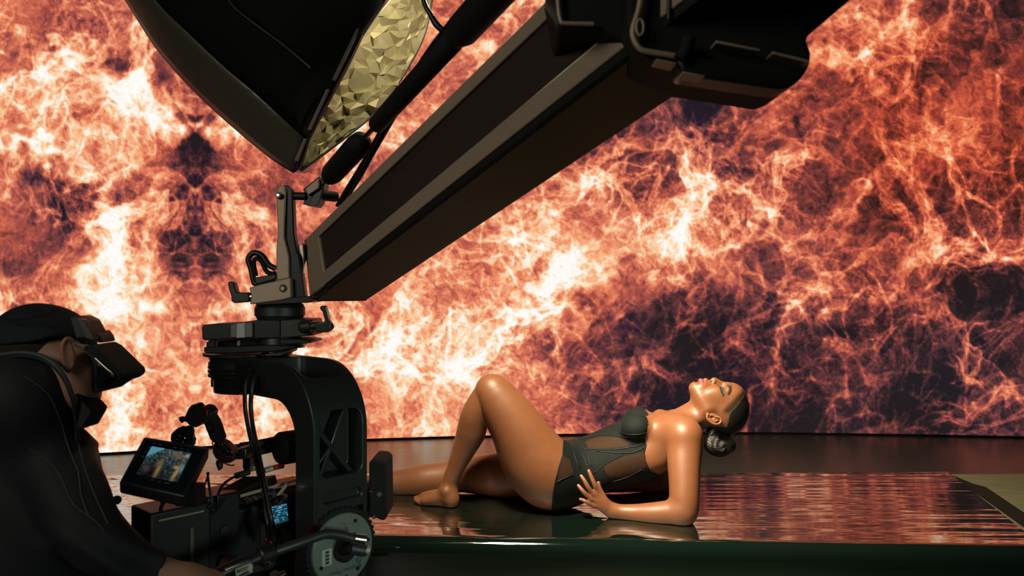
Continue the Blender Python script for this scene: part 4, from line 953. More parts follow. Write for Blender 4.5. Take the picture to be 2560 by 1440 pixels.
def head():
    t = thing('remote_head', yp(0, 0, .6), 'black motorised gimbal head with a curved yoke hanging from the end of the crane arm', 'gimbal head')
    d = 2.05; z = lambda y: zof(y, d); ax = lambda y: Vector((W(700, 0, d).x, d, z(y)))
    MB().rev(ax(758), ax(800), [(0, .056), (.08, .062), (.22, .064), (.26, .066), (.72, .066), (.78, .062), (1, .058)], 40).build('mount_ring', M['dark_metal'], t, smooth=.6)
    MB().rev(ax(790), ax(868), [(0, .056), (.15, .060), (.85, .060), (1, .066)], 36).build('pan_motor', M['black_metal'], t)
    sl = MB(); sl.px([(504, 816), (508, 812), (560, 809), (573, 809), (612, 805), (640, 800), (700, 800), (700, 846), (573, 848), (512, 851), (505, 848)], 1.985, .13); sl.build('motor_arm', M['black_metal'], t, bevel=.006, bseg=3)
    MB().px([(576, 811), (612, 806), (630, 806), (630, 843), (576, 844)], 1.975, .02).build('motor_arm_window', mat('pale_plastic_window', (.16, .17, .15), .3), t, bevel=.002)
    MB().px([(592, 809), (612, 806), (612, 844), (591, 845)], 1.972, .01).build('window_glare_strip', mat('pale_window_glare', (.42, .46, .44), .35), t, bevel=.001)  # paler strip paints glare onto the window
    cl = MB(); cl.px([(722, 799), (740, 797), (779, 799), (781, 812), (764, 814), (762, 828), (781, 832), (782, 839), (700, 846), (700, 800)], 1.985, .11); cl.build('clamp_collar', M['dark_metal'], t, bevel=.003)
    MB().px([(700, 849), (748, 848), (777, 852), (777, 858), (719, 861), (700, 860)], 1.98, .12).build('flange', M['black_metal'], t, bevel=.002)
    MB().rev(W(748, 818, 1.97), W(800, 814, 1.97), [(0, .012), (.15, .017), (.55, .015), (.6, .010), (1, .010)], 24).build('clamp_screw', M['dark_metal'], t)
    lv = MB(); lv.px([(787, 807), (804, 806), (812, 802), (805, 778), (800, 774), (799, 767), (804, 764), (812, 765), (817, 784), (821, 802), (827, 808), (827, 824), (820, 831), (789, 832)], 1.955, .03); lv.build('clamp_lever', mat('green_black_lever', (.035, .045, .028), .3, .3), t, bevel=.004, bseg=3)
    MB().ball(W(827, 816, 1.97), .009, 14).build('lever_bolt', M['black_metal'], t, smooth=1)
    # slot vents below the arm
    MB().px([(516, 855), (575, 852), (640, 850), (720, 850), (720, 868), (516, 868)], 2.02, .10).build('vent_core', M['rubber'], t)
    for x in (524, 532, 542): MB().px([(x-4, 851), (x+3, 851), (x+3, 868), (x-4, 868)], 1.99, .03).build('vent_pillar', M['black_metal'], t)
    MB().px([(593, 853), (600, 852), (600, 864), (593, 865)], 1.985, .01).build('steel_pin', M['steel'], t)
    dk = MB(); dk.px([(508, 868), (560, 866), (680, 862), (731, 864), (731, 871), (722, 874), (690, 880), (560, 885), (516, 884), (509, 880)], 1.985, .15); dk.build('tilt_deck', M['black_metal'], t, bevel=.005)
    MB().px([(700, 876), (723, 874), (722, 882), (700, 890), (640, 892)], 2.0, .08).build('deck_lip', M['dark_metal'], t, bevel=.002)
    a = lambda y: Vector((YM.x, YM.y, zof(y, 2.112)))
    MB().rev(a(880), a(976), [(0, .118), (.06, .118), (.10, .103), (.22, .100), (.23, .104), (.36, .104), (.37, .098), (.66, .096), (.67, .092), (1, .090)], 44).build('roll_motor', M['black_metal'], t, smooth=.5)
    for y in (912, 922, 932): MB().rev(a(y), a(y+5), [(0, .105), (1, .105)], 44).build('motor_fin', M['black_metal'], t, smooth=.5)
    MB().px([(597, 922), (608, 922), (608, 978), (597, 976)], 2.0, .01).build('red_stripe', mat('dull_red_label', (.10, .012, .01), .5), t)
    # yoke
    zt, zb, th = 1.168, .632, .092; tv = .080
    prof = [(-.07, zt), (YU-.16, zt)]
    for i in range(1, 13): q = math.pi/2*i/12; prof.append((YU-.16+.16*math.sin(q), zt-.16+.16*math.cos(q)))
    prof += [(YU, zb+.04), (YU-.012, zb), (YU-tv+.012, zb), (YU-tv, zb+.04)]
    for i in range(0, 11): q = math.pi/2*i/10; prof.append((YU-tv-.095+.095*math.cos(q), zt-th-.095+.095*math.sin(q)))
    prof += [(-.07, zt-th)]
    y = MB(); y.prism([yp(u, -.075, zz) for u, zz in prof], YW*.15)
    ym = mat('satin_black_yoke', (.028, .033, .030), .40, .35, .5, coat=.25, bump=.04, bscale=200)
    o = y.build('yoke', ym, t, smooth=.5)
    def facecut(w0, w1, z0, z1, dep, r=.02, tilt=0):
        pts = [(p[0], p[1]+tilt*p[0]) for p in rrect((w0+w1)/2, (z0+z1)/2, w1-w0, z1-z0, r)]
        return MB().prism([yp(YU-dep, w_, z_) for w_, z_ in pts], YR*(dep+.05))
    top = MB(); top.prism([yp(u_, w_, zt-.055) for u_, w_ in rrect(.285, 0, .20, .122, .02)], UP*.12)
    slot = facecut(-.052, .058, .845, .868, .012, .010)
    tri1 = MB().prism([yp(YU-.03, w_, z_) for w_, z_ in ((-.062, .815), (-.062, .745), (-.050, .748), (-.028, .800), (-.035, .812))], YR*.08)
    tri2 = MB().prism([yp(YU-.03, w_, z_) for w_, z_ in ((.064, .825), (.064, .785), (.052, .793), (.030, .812), (.032, .822))], YR*.08)
    cut(o, [facecut(-.058, .060, .905, 1.060, .058, .022), top, slot, tri1, tri2])
    o.data.polygons.foreach_set('use_smooth', [True]*len(o.data.polygons)); o.data.set_sharp_from_angle(angle=.5)
    bv = o.modifiers.new('bevel', 'BEVEL'); bv.width = .0025; bv.segments = 2; bv.limit_method = 'ANGLE'; bv.angle_limit = .7
    for (wa, za), (wb, zb_) in (((-.058, 1.02), (.035, .905)), ((-.050, .905), (.02, 1.06)), ((-.058, .93), (-.02, .975))):
        MB().prism([yp(YU-.012, wa-.006, za), yp(YU-.012, wa+.006, za+.004), yp(YU-.012, wb+.006, zb_+.004), yp(YU-.012, wb-.006, zb_)], YR*-.040).build('brace', ym, t, bevel=.002)
    dc = lambda u: yp(u, -.005, .735)
    MB().rev(dc(YU-.002), dc(YU+.008), [(0, .094), (1, .094)], 64).build('gear_ring', M['black_metal'], t)
    g = MB()
    for i in range(40):
        an = 2*math.pi*i/40; c = dc(YU+.003)+(YW*math.cos(an)+UP*math.sin(an))*.095; g.box(c, (.006, .0065, .010), (YW*math.cos(an)+UP*math.sin(an), YW*-math.sin(an)+UP*math.cos(an), YR))
    g.build('gear_teeth', M['black_metal'], t, smooth=None)
    disc = MB().rev(dc(YU+.006), dc(YU+.017), [(0, .083), (.8, .083), (1, .081)], 72).build('motor_disc', mat('pale_grey_green_disc', (.20, .245, .21), .42, .35, .5), t, label='pale grey-green round motor cover')
    MB().rev(dc(YU+.012), dc(YU+.034), [(0, .030), (.7, .029), (1, .022)], 32).build('hub', M['rubber'], disc)
    for an in (62, 5, -55, 130, 205, 275):
        c = dc(YU+.016)+(YW*math.cos(math.radians(an))+UP*math.sin(math.radians(an)))*.068; MB().rev(c, c+YR*.003, [(0, .0052), (1, .0045)], 16).build('screw', M['black_metal'], disc)
    pl = lambda w_, z_: yp(YU+.0172, w_-.005, .735+z_)
    text('Brushless Motor', .0135, pl(.004, -.050), -YW, -UP, M['ink'], disc)
    for q in range(2): MB().tube([pl(.042+(.007-.002*q)*math.cos(a_), -.036+(.009-.003*q)*math.sin(a_)) for a_ in [i*math.pi/8 for i in range(16)]], .0005, 6, 1, close=True).build('logo_ring', M['ink'], disc, smooth=1)
    text('7', .008, pl(.042, -.036), -YW, -UP, M['ink'], disc, 'logo_figure')
    hw = [(-.03, .034), (-.024, .042), (-.02, .032), (-.013, .044), (-.009, .033), (-.003, .046), (.0, .035), (.006, .052), (.009, .038), (.014, .044)]
    MB().tube([pl(a_, b_) for a_, b_ in hw], .0007, 6, 4).build('handwriting', M['ink'], disc, smooth=1)
    MB().tube([pl(a_, b_) for a_, b_ in ((-.008, .060), (0, .062), (.004, .054))], .0006, 6, 4).build('handwriting', M['ink'], disc, smooth=1)
    lb = MB().box(pl(-.046, -.008), (.026, .038, .0008), (YW, UP, YR)).build('label_sticker', M['sticker'], disc, smooth=None)
    cb = MB()
    for i in range(4): cb.box(pl(-.046, .004-.008*i)+YR*.0008, (.010, .0055, .0006), (YW, UP, YR))
    cb.build('printed_code', M['ink'], lb, smooth=None)
    MB().box(yp(YU+.006, -.088, .79), (.006, .012, .032), (YR, YW, UP)).build('release_tab', M['red_metal'], t, bevel=.001, label='small red release tab')
    MB().box(yp(YU-.04, .086, .97), (.03, .012, .09), (YR, YW, UP)).build('side_rib', M['black_metal'], t, bevel=.003)
    # cross-tube that carries the camera cradle from the foot of the yoke
    MB().rev(yp(YU-.02, 0, .735), yp(.10, 0, .735), [(0, .05), (.2, .05), (.22, .03), (1, .03)], 28).build('tilt_axle', M['black_metal'], t)
head()
# ------------------------------------------------------------------ camera in the cradle
def fr_box(mb, c, sl_, sr, sz): return mb.box(c, (sl_, sr, sz), (YW, -YR, UP))
def camera_rig():
    c0 = Vector((-.655, 1.965, .735))
    t = thing('cinema_camera', Vector((c0.x, c0.y, .62)), 'black digital cinema camera slung in the yoke, with a blue-lit side display and matte box', 'camera')
    pos = lambda l, s, z: c0+YW*l+YR*s+UP*z
    fr_box(MB(), pos(0, 0, 0), .27, .13, .150).build('body', M['black_metal'], t, bevel=.008, bseg=3)
    fr_box(MB(), pos(-.03, .02, -.085), .42, .09, .018).build('base_plate', M['dark_metal'], t, bevel=.003)
    fr_box(MB(), pos(.02, 0, .088), .22, .09, .022).build('top_plate', M['dark_metal'], t, bevel=.003)
    fr_box(MB(), pos(-.04, .0, .104), .12, .07, .010).build('cheese_plate', M['grey_metal'], t, bevel=.002)
    for i in range(9):
        p = pos(-.085+.02*(i % 5), -.015+.03*(i//5), .110); MB().rev(p, p+UP*.003, [(0, .0045), (1, .004)], 12).build('plate_screw', M['black_metal'], t)
    MB().rev(pos(.13, 0, .0), pos(.36, 0, .0), [(0, .045), (.3, .048), (.31, .053), (.5, .053), (.51, .047), (.8, .050), (1, .054)], 36).build('lens', M['black_metal'], t)
    mbx = MB().px([(922, 1156), (930, 1150), (952, 1152), (964, 1160), (966, 1296), (958, 1303), (922, 1290)], 2.13, .13).build('matte_box', mat('flocked_black', (.012, .015, .013), .9, bump=.5, bscale=150), t, bevel=.006)
    MB().rev(W(948, 1236, 2.125), W(948, 1236, 2.14), [(0, .007), (1, .010)], 18).build('thumb_screw', M['steel'], mbx)
    MB().tube([W(924, 1228, 2.12), W(935, 1229, 2.12), W(953, 1224, 2.12)], .0016, 6, 3).build('latch_wire', M['steel'], mbx, smooth=1)
    MB().rev(W(935, 1292, 2.12), W(935, 1292, 2.14), [(0, .004), (1, .006)], 12).build('thumb_screw', M['steel'], mbx)
    # top handle rail, post and roller
    MB().prism([W(588, 1110, 1.90), W(735, 1084, 2.00), W(735, 1114, 2.00), W(640, 1140, 1.93), W(590, 1147, 1.90)], (.03, .045, 0)).build('top_handle', M['black_metal'], t, bevel=.003)
    for x, y in ((650, 1122), (668, 1120), (690, 1114)): p = W(x, y, 1.925); MB().rev(p, p+Vector((0, .012, 0)), [(0, .0045), (1, .0045)], 14).build('handle_hole', M['rubber'], t)
    MB().tube([W(598, 1110, 1.93), W(650, 1102, 1.95), W(735, 1083, 2.01)], .0035, 8, 3).build('handle_cap', M['grey_metal'], t, smooth=1)
    MB().px([(614, 1119), (620, 1118), (621, 1147), (616, 1150)], 1.885, .02).build('red_clip', M['red_metal'], t, bevel=.001)
    MB().px([(606, 1145), (626, 1143), (628, 1180), (612, 1184), (606, 1170)], 1.9, .04).build('handle_post', M['black_metal'], t, bevel=.003)
    wc = W(722, 1118, 1.91); MB().rev(wc-Vector((.02, .02, 0)), wc+Vector((.03, .03, 0)), [(0, .036), (.1, .041), (.9, .041), (1, .036)], 36).build('focus_wheel', M['rubber'], t)
    MB().rev(W(716, 1122, 1.885), W(724, 1120, 1.90), [(0, .006), (1, .008)], 16).build('wheel_bolt', M['steel'], t)
    # plugs along the top and side
    for (a, b, r, m) in (((590, 1190, 1.80), (622, 1180, 1.83), .0075, 'dark_metal'), ((628, 1172, 1.84), (648, 1168, 1.86), .0065, 'grey_metal'), ((662, 1176, 1.86), (682, 1170, 1.87), .007, 'grey_metal'),
                         ((612, 1256, 1.75), (622, 1250, 1.76), .007, 'steel'), ((636, 1248, 1.77), (640, 1246, 1.775), .007, 'steel'), ((643, 1244, 1.78), (647, 1242, 1.785), .007, 'steel'), ((650, 1241, 1.79), (654, 1239, 1.795), .007, 'steel'), ((674, 1236, 1.80), (682, 1228, 1.81), .009, 'steel')):
        MB().cyl(W(*a), W(*b), r).build('plug', M[m], t)
    MB().cyl(W(682, 1170, 1.87), W(708, 1164, 1.89), .0065).build('red_plug', mat('red_plug_boot', (.35, .03, .012), .5), t, label='red plug boot')
    MB().prism([W(600, 1236, 1.76), W(712, 1205, 1.86), W(712, 1212, 1.86), W(600, 1245, 1.76)], (.02, .03, 0)).build('side_rail', M['grey_metal'], t, bevel=.001)
    MB().prism([W(690, 1238, 1.80), W(715, 1206, 1.84), W(717, 1212, 1.84), W(694, 1240, 1.80)], (.005, .01, 0)).build('stay', M['grey_metal'], t, bevel=.001)
    MB().prism([W(478, 1262, 1.72), W(610, 1195, 1.84), W(690, 1185, 1.93), W(600, 1225, 1.78), W(520, 1265, 1.70)], (0, .02, -.03)).build('top_module', M['black_plastic'], t, bevel=.004)
    # side display
    q = [(680, 1266, 1.83), (719, 1257, 1.86), (723, 1301, 1.86), (690, 1312, 1.835)]
    bx = MB().prism([W(674, 1236, 1.835), W(716, 1226, 1.87), W(724, 1312, 1.868), W(688, 1325, 1.84)], (.02, .03, 0)).build('display_housing', M['dark_metal'], t, bevel=.002)
    n = 44; vs = []; fs = []; P = [W(*k)+Vector((-.001, -.002, 0)) for k in q]
    for i in range(n+1):
        for j in range(n+1): u, v = j/n, i/n; vs.append((P[0]*(1-u)+P[1]*u)*(1-v)+(P[3]*(1-u)+P[2]*u)*v)
    for i in range(n):
        for j in range(n): a = i*(n+1)+j; fs.append((a, a+1, a+n+2, a+n+1))
    me = bpy.data.meshes.new('display_screen'); me.from_pydata([tuple(v) for v in vs], [], fs); me.update()
    at = me.color_attributes.new('pic', 'FLOAT_COLOR', 'POINT'); C = np.ones((len(vs), 4), np.float32); rng = np.random.default_rng(3)
    g = np.zeros((n+1, n+1, 3)); g[:] = (.008, .05, .075)
    g[:, 12:17] = (.03, .06, .05)
    for row in range(2, n-3, 5):
        x = 1
        while x < n-3:
            w_ = rng.integers(2, 8)
            if rng.random() < .62: g[row:row+rng.integers(2, 4), x:x+w_] = ((.05, .40, .85), (.10, .55, .9), (.25, .45, .4), (.4, .32, .12))[rng.integers(0, 4) if rng.random() < .5 else 0]
            x += w_+rng.integers(1, 3)
    g[4:9, 20:28] = (.35, .32, .2); C[:, :3] = g.reshape(-1, 3); at.data.foreach_set('color', C.ravel())
    sm = screen_mat('blue_menu_display', 'pic', .85); link('display_screen', me, sm, bx)
    for x, y in ((684, 1257), (704, 1249)): p = W(x, y, 1.828); MB().rev(p, p+Vector((0, .02, 0)), [(0, .004), (.3, .009), (1, .010)], 16).build('control_knob', M['black_plastic'], bx)
    # under-slung cables and grey pouch seen through the gaps
    MB().px([(640, 1290), (668, 1280), (672, 1330), (664, 1376), (644, 1380), (636, 1340)], 1.9, .05).build('side_module', mat('worn_grey_module', (.085, .07, .06), .6), t, bevel=.006)
    MB().px([(690, 1316), (726, 1306), (730, 1358), (712, 1364), (700, 1340), (692, 1372), (684, 1360)], 1.88, .02).build('lower_bracket', M['dark_metal'], t, bevel=.002)
    for x, y, m in ((665, 1348, 'red_metal'), (677, 1355, 'red_metal')): MB().ball(W(x, y, 1.80), .0055, 12).build('red_button', M[m], t, smooth=1)
    MB().px([(500, 1335), (545, 1290), (640, 1270), (730, 1290), (735, 1440), (735, 1520), (480, 1520), (470, 1400)], 1.95, .10).build('cradle_plate', M['rubber'], t, bevel=.006)
def screen_mat(name, attr, k):
    m = bpy.data.materials.new(name); m.use_nodes = True; nt = m.node_tree; b = nt.nodes['Principled BSDF']; b.inputs['Base Color'].default_value = (.01, .01, .012, 1); b.inputs['Roughness'].default_value = .15
    a = nt.nodes.new('ShaderNodeAttribute'); a.attribute_name = attr; nt.links.new(a.outputs['Color'], b.inputs['Emission Color']); b.inputs['Emission Strength'].default_value = k; return m
camera_rig()
def battery():
    c = W(428, 1372, 1.70); t = thing('battery_pack', c-UP*.11, 'boxy black battery pack at the rear of the camera, below the tilted monitor', 'battery')
    MB().box(c+UP*.0, (.135, .105, .205), (YW, -YR, UP)).build('case', mat('grey_black_case', (.010, .012, .011), .5), t, bevel=.006, bseg=3)
    MB().box(c+YR*.054+YW*.0+UP*.085, (.10, .004, .004), (YW, -YR, UP)).build('edge_strip', M['grey_metal'], t, bevel=.001)
    MB().box(c+YR*.055+YW*.022-UP*.02, (.009, .003, .15), (YW, -YR, UP)).build('light_strip', mat('dim_green_strip', (.10, .13, .08), .5), t, bevel=.001)
    p = c+YR*.054-YW*.012-UP*.03; MB().rev(p, p+YR*.002, [(0, .012), (1, .011)], 24).build('round_sticker', mat('olive_round_sticker', (.06, .07, .03), .6), t)
    MB().box(c+YW*.10+UP*.02, (.08, .09, .18), (YW, -YR, UP)).build('power_module', M['black_plastic'], t, bevel=.005)
    for k, z in enumerate((.03, .0)): p = c+YR*.047+YW*.10+UP*z; MB().rev(p, p+YR*.003, [(0, .010), (1, .009)], 20).build('socket_ring', M['dark_metal'], t)
battery()
def monitor():
    c = [W(360, 1090, 1.62), W(524, 1117, 1.67), W(462, 1243, 1.56), W(297, 1206, 1.51)]
    t = thing('monitor', (c[2]+c[3])/2, 'small black on-camera monitor tilted towards the operator, showing the set', 'monitor')
    x = (c[1]-c[0]).normalized(); n = x.cross(c[3]-c[0]).normalized(); n = n if n.y > 0 else -n
    hs = MB().prism(c, n*.034+x*.006).build('housing', M['black_plastic'], t, bevel=.005, bseg=3)
    def quad(P, off): return [W(*p)+n*off for p in P]
    def onp(px, py):
        o = Vector((0, 0, EYE)); d = W(px, py, 1)-o; k = (c[0]-o).dot(n)/d.dot(n); return o+d*k
    MB().prism([onp(a, b)-n*.0012 for a, b in ((366, 1101), (515, 1125), (458, 1232), (308, 1201))], n*.002).build('glass', M['glass_black'], hs, smooth=None)
    P = [onp(a, b)-n*.0018 for a, b in ((379, 1117), (479, 1134), (443, 1208), (340, 1187))]; N_ = 70; vs = []; fs = []
    for i in range(N_+1):
        for j in range(N_+1): u, v = j/N_, i/N_; vs.append(tuple((P[0]*(1-u)+P[1]*u)*(1-v)+(P[3]*(1-u)+P[2]*u)*v))
    for i in range(N_):
        for j in range(N_): a = i*(N_+1)+j; fs.append((a, a+1, a+N_+2, a+N_+1))
    me = bpy.data.meshes.new('picture'); me.from_pydata(vs, [], fs); me.update()
    jj, ii = np.meshgrid(np.arange(N_+1)/N_, np.arange(N_+1)/N_)
    f = np.abs(fbm(jj*9, ii*9, 4, 4, .6)); base = np.array((.015, .03, .035))+np.clip(f*1.6-.25, 0, 1)[..., None]*np.array((.16, .24, .26))
    base *= .55*np.clip(1.25-ii, .1, 1)[..., None]
    sky = (jj+ii*.9 < .34)[..., None]; base = np.where(sky, np.array((.08, .28, .36)), base)
    def blob(x, y, sx, sy, an=0):
        c_, s_ = math.cos(an), math.sin(an); u = ((jj-x)*c_+(ii-y)*s_)/sx; v = (-(jj-x)*s_+(ii-y)*c_)/sy; return np.exp(-(u*u+v*v)*1.2)[..., None]
    base = base*(1-.9*blob(.28, .85, .30, .5))
    for (bx_, by_, sx, sy, an, col) in ((.42, .72, .05, .30, 0, (.22, .15, .06)), (.36, .5, .05, .12, .3, (.12, .09, .04)), (.86, .72, .045, .30, .1, (.34, .22, .06)), (.80, .55, .06, .05, 0, (.36, .24, .07)), (.72, .16, .16, .10, .2, (.14, .09, .04)), (.93, .12, .05, .06, 0, (.3, .33, .28)), (.95, .55, .03, .12, 0, (.05, .3, .45)), (.15, .75, .08, .12, 0, (.05, .04, .03))):
        b = blob(bx_, by_, sx, sy, an); base = base*(1-b)+np.array(col)*b
    at = me.color_attributes.new('pic', 'FLOAT_COLOR', 'POINT'); C = np.ones(((N_+1)**2, 4), np.float32); C[:, :3] = base.reshape(-1, 3); at.data.foreach_set('color', C.ravel())
    link('picture', me, screen_mat('monitor_picture', 'pic', .9), hs)
    ic = MB()
    for a, b in ((373, 1119), (366, 1131), (357, 1142), (385, 1110), (400, 1112), (437, 1120), (455, 1123), (470, 1127), (380, 1201), (398, 1205), (413, 1208), (420, 1209)): ic.box(onp(a, b)-n*.0016, (.006, .002, .0006), (x, n.cross(x), n))
    ic.build('menu_icons', mat('dim_blue_icons', (.01, .01, .02), .4, emit=(.04, .06, .2), estr=.18), hs, smooth=None)
    # sun-shade block and mount under it
    mt = MB(); mt.px([(433, 1219), (490, 1221), (492, 1268), (438, 1266)], 1.60, .05)
    for i in range(6): mt.px([(436+i*9, 1214), (441+i*9, 1213), (442+i*9, 1222), (437+i*9, 1222)], 1.595, .03)
    mt.build('mount_block', M['rubber'], t, bevel=.001)
monitor()
def arm():
    t = thing('articulating_arm', W(605, 1130, 1.86), 'black jointed support arm with red-edged joints curving over the back of the monitor', 'support arm')
    cl = MB(); cl.px([(454, 1047), (462, 1040), (470, 1022), (478, 1012), (488, 1013), (494, 1022), (505, 1016), (519, 1020), (528, 1032), (524, 1050), (508, 1052), (498, 1064), (488, 1070), (472, 1064), (466, 1056), (456, 1053)], 1.72, .045); cl.build('clamp_head', M['black_plastic'], t, bevel=.010, bseg=3)
    MB().rev(W(460, 1046, 1.735), W(452, 1050, 1.735), [(0, .006), (1, .008)], 14).build('clamp_knob', M['black_plastic'], t)
    MB().tube([W(x, y, 1.715) for x, y in ((510, 1020), (516, 1026), (517, 1040))], .0028, 8, 4).build('red_ring', M['red_metal'], t, smooth=1, label='red joint ring')
    MB().tube([W(x, y, 1.715) for x, y in ((478, 1062), (492, 1052), (505, 1042))], .0016, 8, 4).build('red_ring', M['red_metal'], t, smooth=1, label='red joint edge')
    MB().tube([W(x, y, 1.72) for x, y in ((477, 1066), (473, 1074), (464, 1084), (456, 1096), (452, 1106))], [.006, .014, .022, .026, .022], 14, 5).build('ball_socket', M['glass_black'], t, smooth=1)
    for x, y in ((480, 1090), (483, 1098), (482, 1106)): MB().ball(W(x, y, 1.735), .007, 12).build('knob_lobe', mat('teal_glint_plastic', (.01, .05, .06), .2), t, smooth=1)
    lk = MB(); lk.prism([W(503, 1048, 1.72), W(515, 1042, 1.72), W(526, 1044, 1.72), W(534, 1056, 1.75), W(549, 1098, 1.80), W(549, 1108, 1.80), W(534, 1108, 1.80), W(524, 1100, 1.78)], (.006, .03, .004)); lk.build('link', M['black_plastic'], t, bevel=.004)
    for x, y in ((515, 1055), (522, 1072), (530, 1088), (536, 1100)): MB().tube([W(x-6, y+3, 1.715+(y-1050)*.0014), W(x, y-3, 1.715+(y-1050)*.0014), W(x+7, y-2, 1.718+(y-1050)*.0014)], .0018, 6, 3).build('link_cutout_edge', M['dark_metal'], t, smooth=1)
    j = MB(); j.px([(530, 1118), (534, 1106), (546, 1102), (560, 1108), (580, 1126), (588, 1138), (584, 1152), (572, 1160), (556, 1158), (538, 1148), (530, 1134)], 1.80, .04); j.build('lower_joint', M['black_plastic'], t, bevel=.010, bseg=3)
    for (cx, cy, a, b, rot) in ((557, 1122, 30, 13, 34), (562, 1148, 27, 9, 30)):
        P = [W(cx+a*math.cos(q)*math.cos(math.radians(rot))-b*math.sin(q)*math.sin(math.radians(rot)), cy+a*math.cos(q)*math.sin(math.radians(rot))+b*math.sin(q)*math.cos(math.radians(rot)), 1.793) for q in [i*math.pi/10 for i in range(20 if cy < 1130 else 9)]]
        MB().tube(P, .0018, 8, 2, close=cy < 1130).build('red_ring', M['red_metal'], t, smooth=1, label='red joint ring')
    MB().ball(W(549, 1112, 1.795), .012, 14, (1, .6, .7)).build('joint_cap', M['glass_black'], t, smooth=1); MB().ball(W(571, 1130, 1.795), .012, 14, (1.1, .6, .7)).build('joint_cap', M['glass_black'], t, smooth=1)
    MB().px([(540, 1150), (552, 1156), (550, 1176), (545, 1178), (541, 1168), (538, 1160)], 1.81, .02).build('lever', M['black_plastic'], t, bevel=.003)
    MB().px([(584, 1126), (616, 1119), (616, 1150), (586, 1148)], 1.84, .05).build('rail_clamp', M['black_plastic'], t, bevel=.004)
    MB().cyl(W(572, 1136, 1.83), W(600, 1136, 1.87), .012).build('joint_pin', M['black_metal'], t)
arm()
def wire(pts, r, label, m='cable'):
    o = MB().tube([W(*p) for p in pts], r, 10, 6).build('cable', M[m], None, smooth=1); return tag(o, label, 'cable')
wire(((662, 882, 2.03), (640, 905, 1.97), (622, 935, 1.92), (613, 975, 1.9), (613, 1020, 1.9), (622, 1075, 1.89), (636, 1135, 1.87), (648, 1190, 1.83), (660, 1250, 1.80), (668, 1310, 1.78), (674, 1352, 1.80)), .0052, 'left of two long black cables looping down from the motor through the yoke')
wire(((668, 882, 2.03), (655, 905, 1.97), (640, 935, 1.92), (630, 975, 1.9), (627, 1015, 1.9), (632, 1065, 1.89), (644, 1122, 1.87), (656, 1180, 1.83), (668, 1240, 1.80), (678, 1300, 1.78), (684, 1352, 1.80)), .0056, 'right of two long black cables looping down from the motor through the yoke')
wire(((545, 1275, 1.72), (545, 1240, 1.72), (556, 1214, 1.74), (575, 1198, 1.77), (596, 1188, 1.80)), .0032, 'thin black cable arching from the camera top plug towards the battery')
wire(((404, 1288, 1.66), (402, 1272, 1.64), (410, 1256, 1.62), (424, 1246, 1.62), (440, 1240, 1.62)), .0040, 'black cable curving under the monitor into the battery top')
wire(((392, 1228, 1.60), (398, 1244, 1.61), (404, 1262, 1.63), (405, 1284, 1.65)), .0014, 'very thin wire slanting down from the lower edge of the monitor')
wire(((512, 1262, 1.72), (508, 1230, 1.72), (516, 1200, 1.73), (522, 1182, 1.75)), .0022, 'left thin wire rising beside the right edge of the monitor')
wire(((532, 1275, 1.72), (528, 1245, 1.72), (522, 1210, 1.73), (519, 1182, 1.75)), .0030, 'pale-edged wire rising right of the monitor, bending at its top', 'dark_metal')
wire(((655, 1275, 1.84), (646, 1300, 1.82), (643, 1325, 1.80), (634, 1352, 1.80)), .0034, 'short black cable drooping over the worn grey camera side')

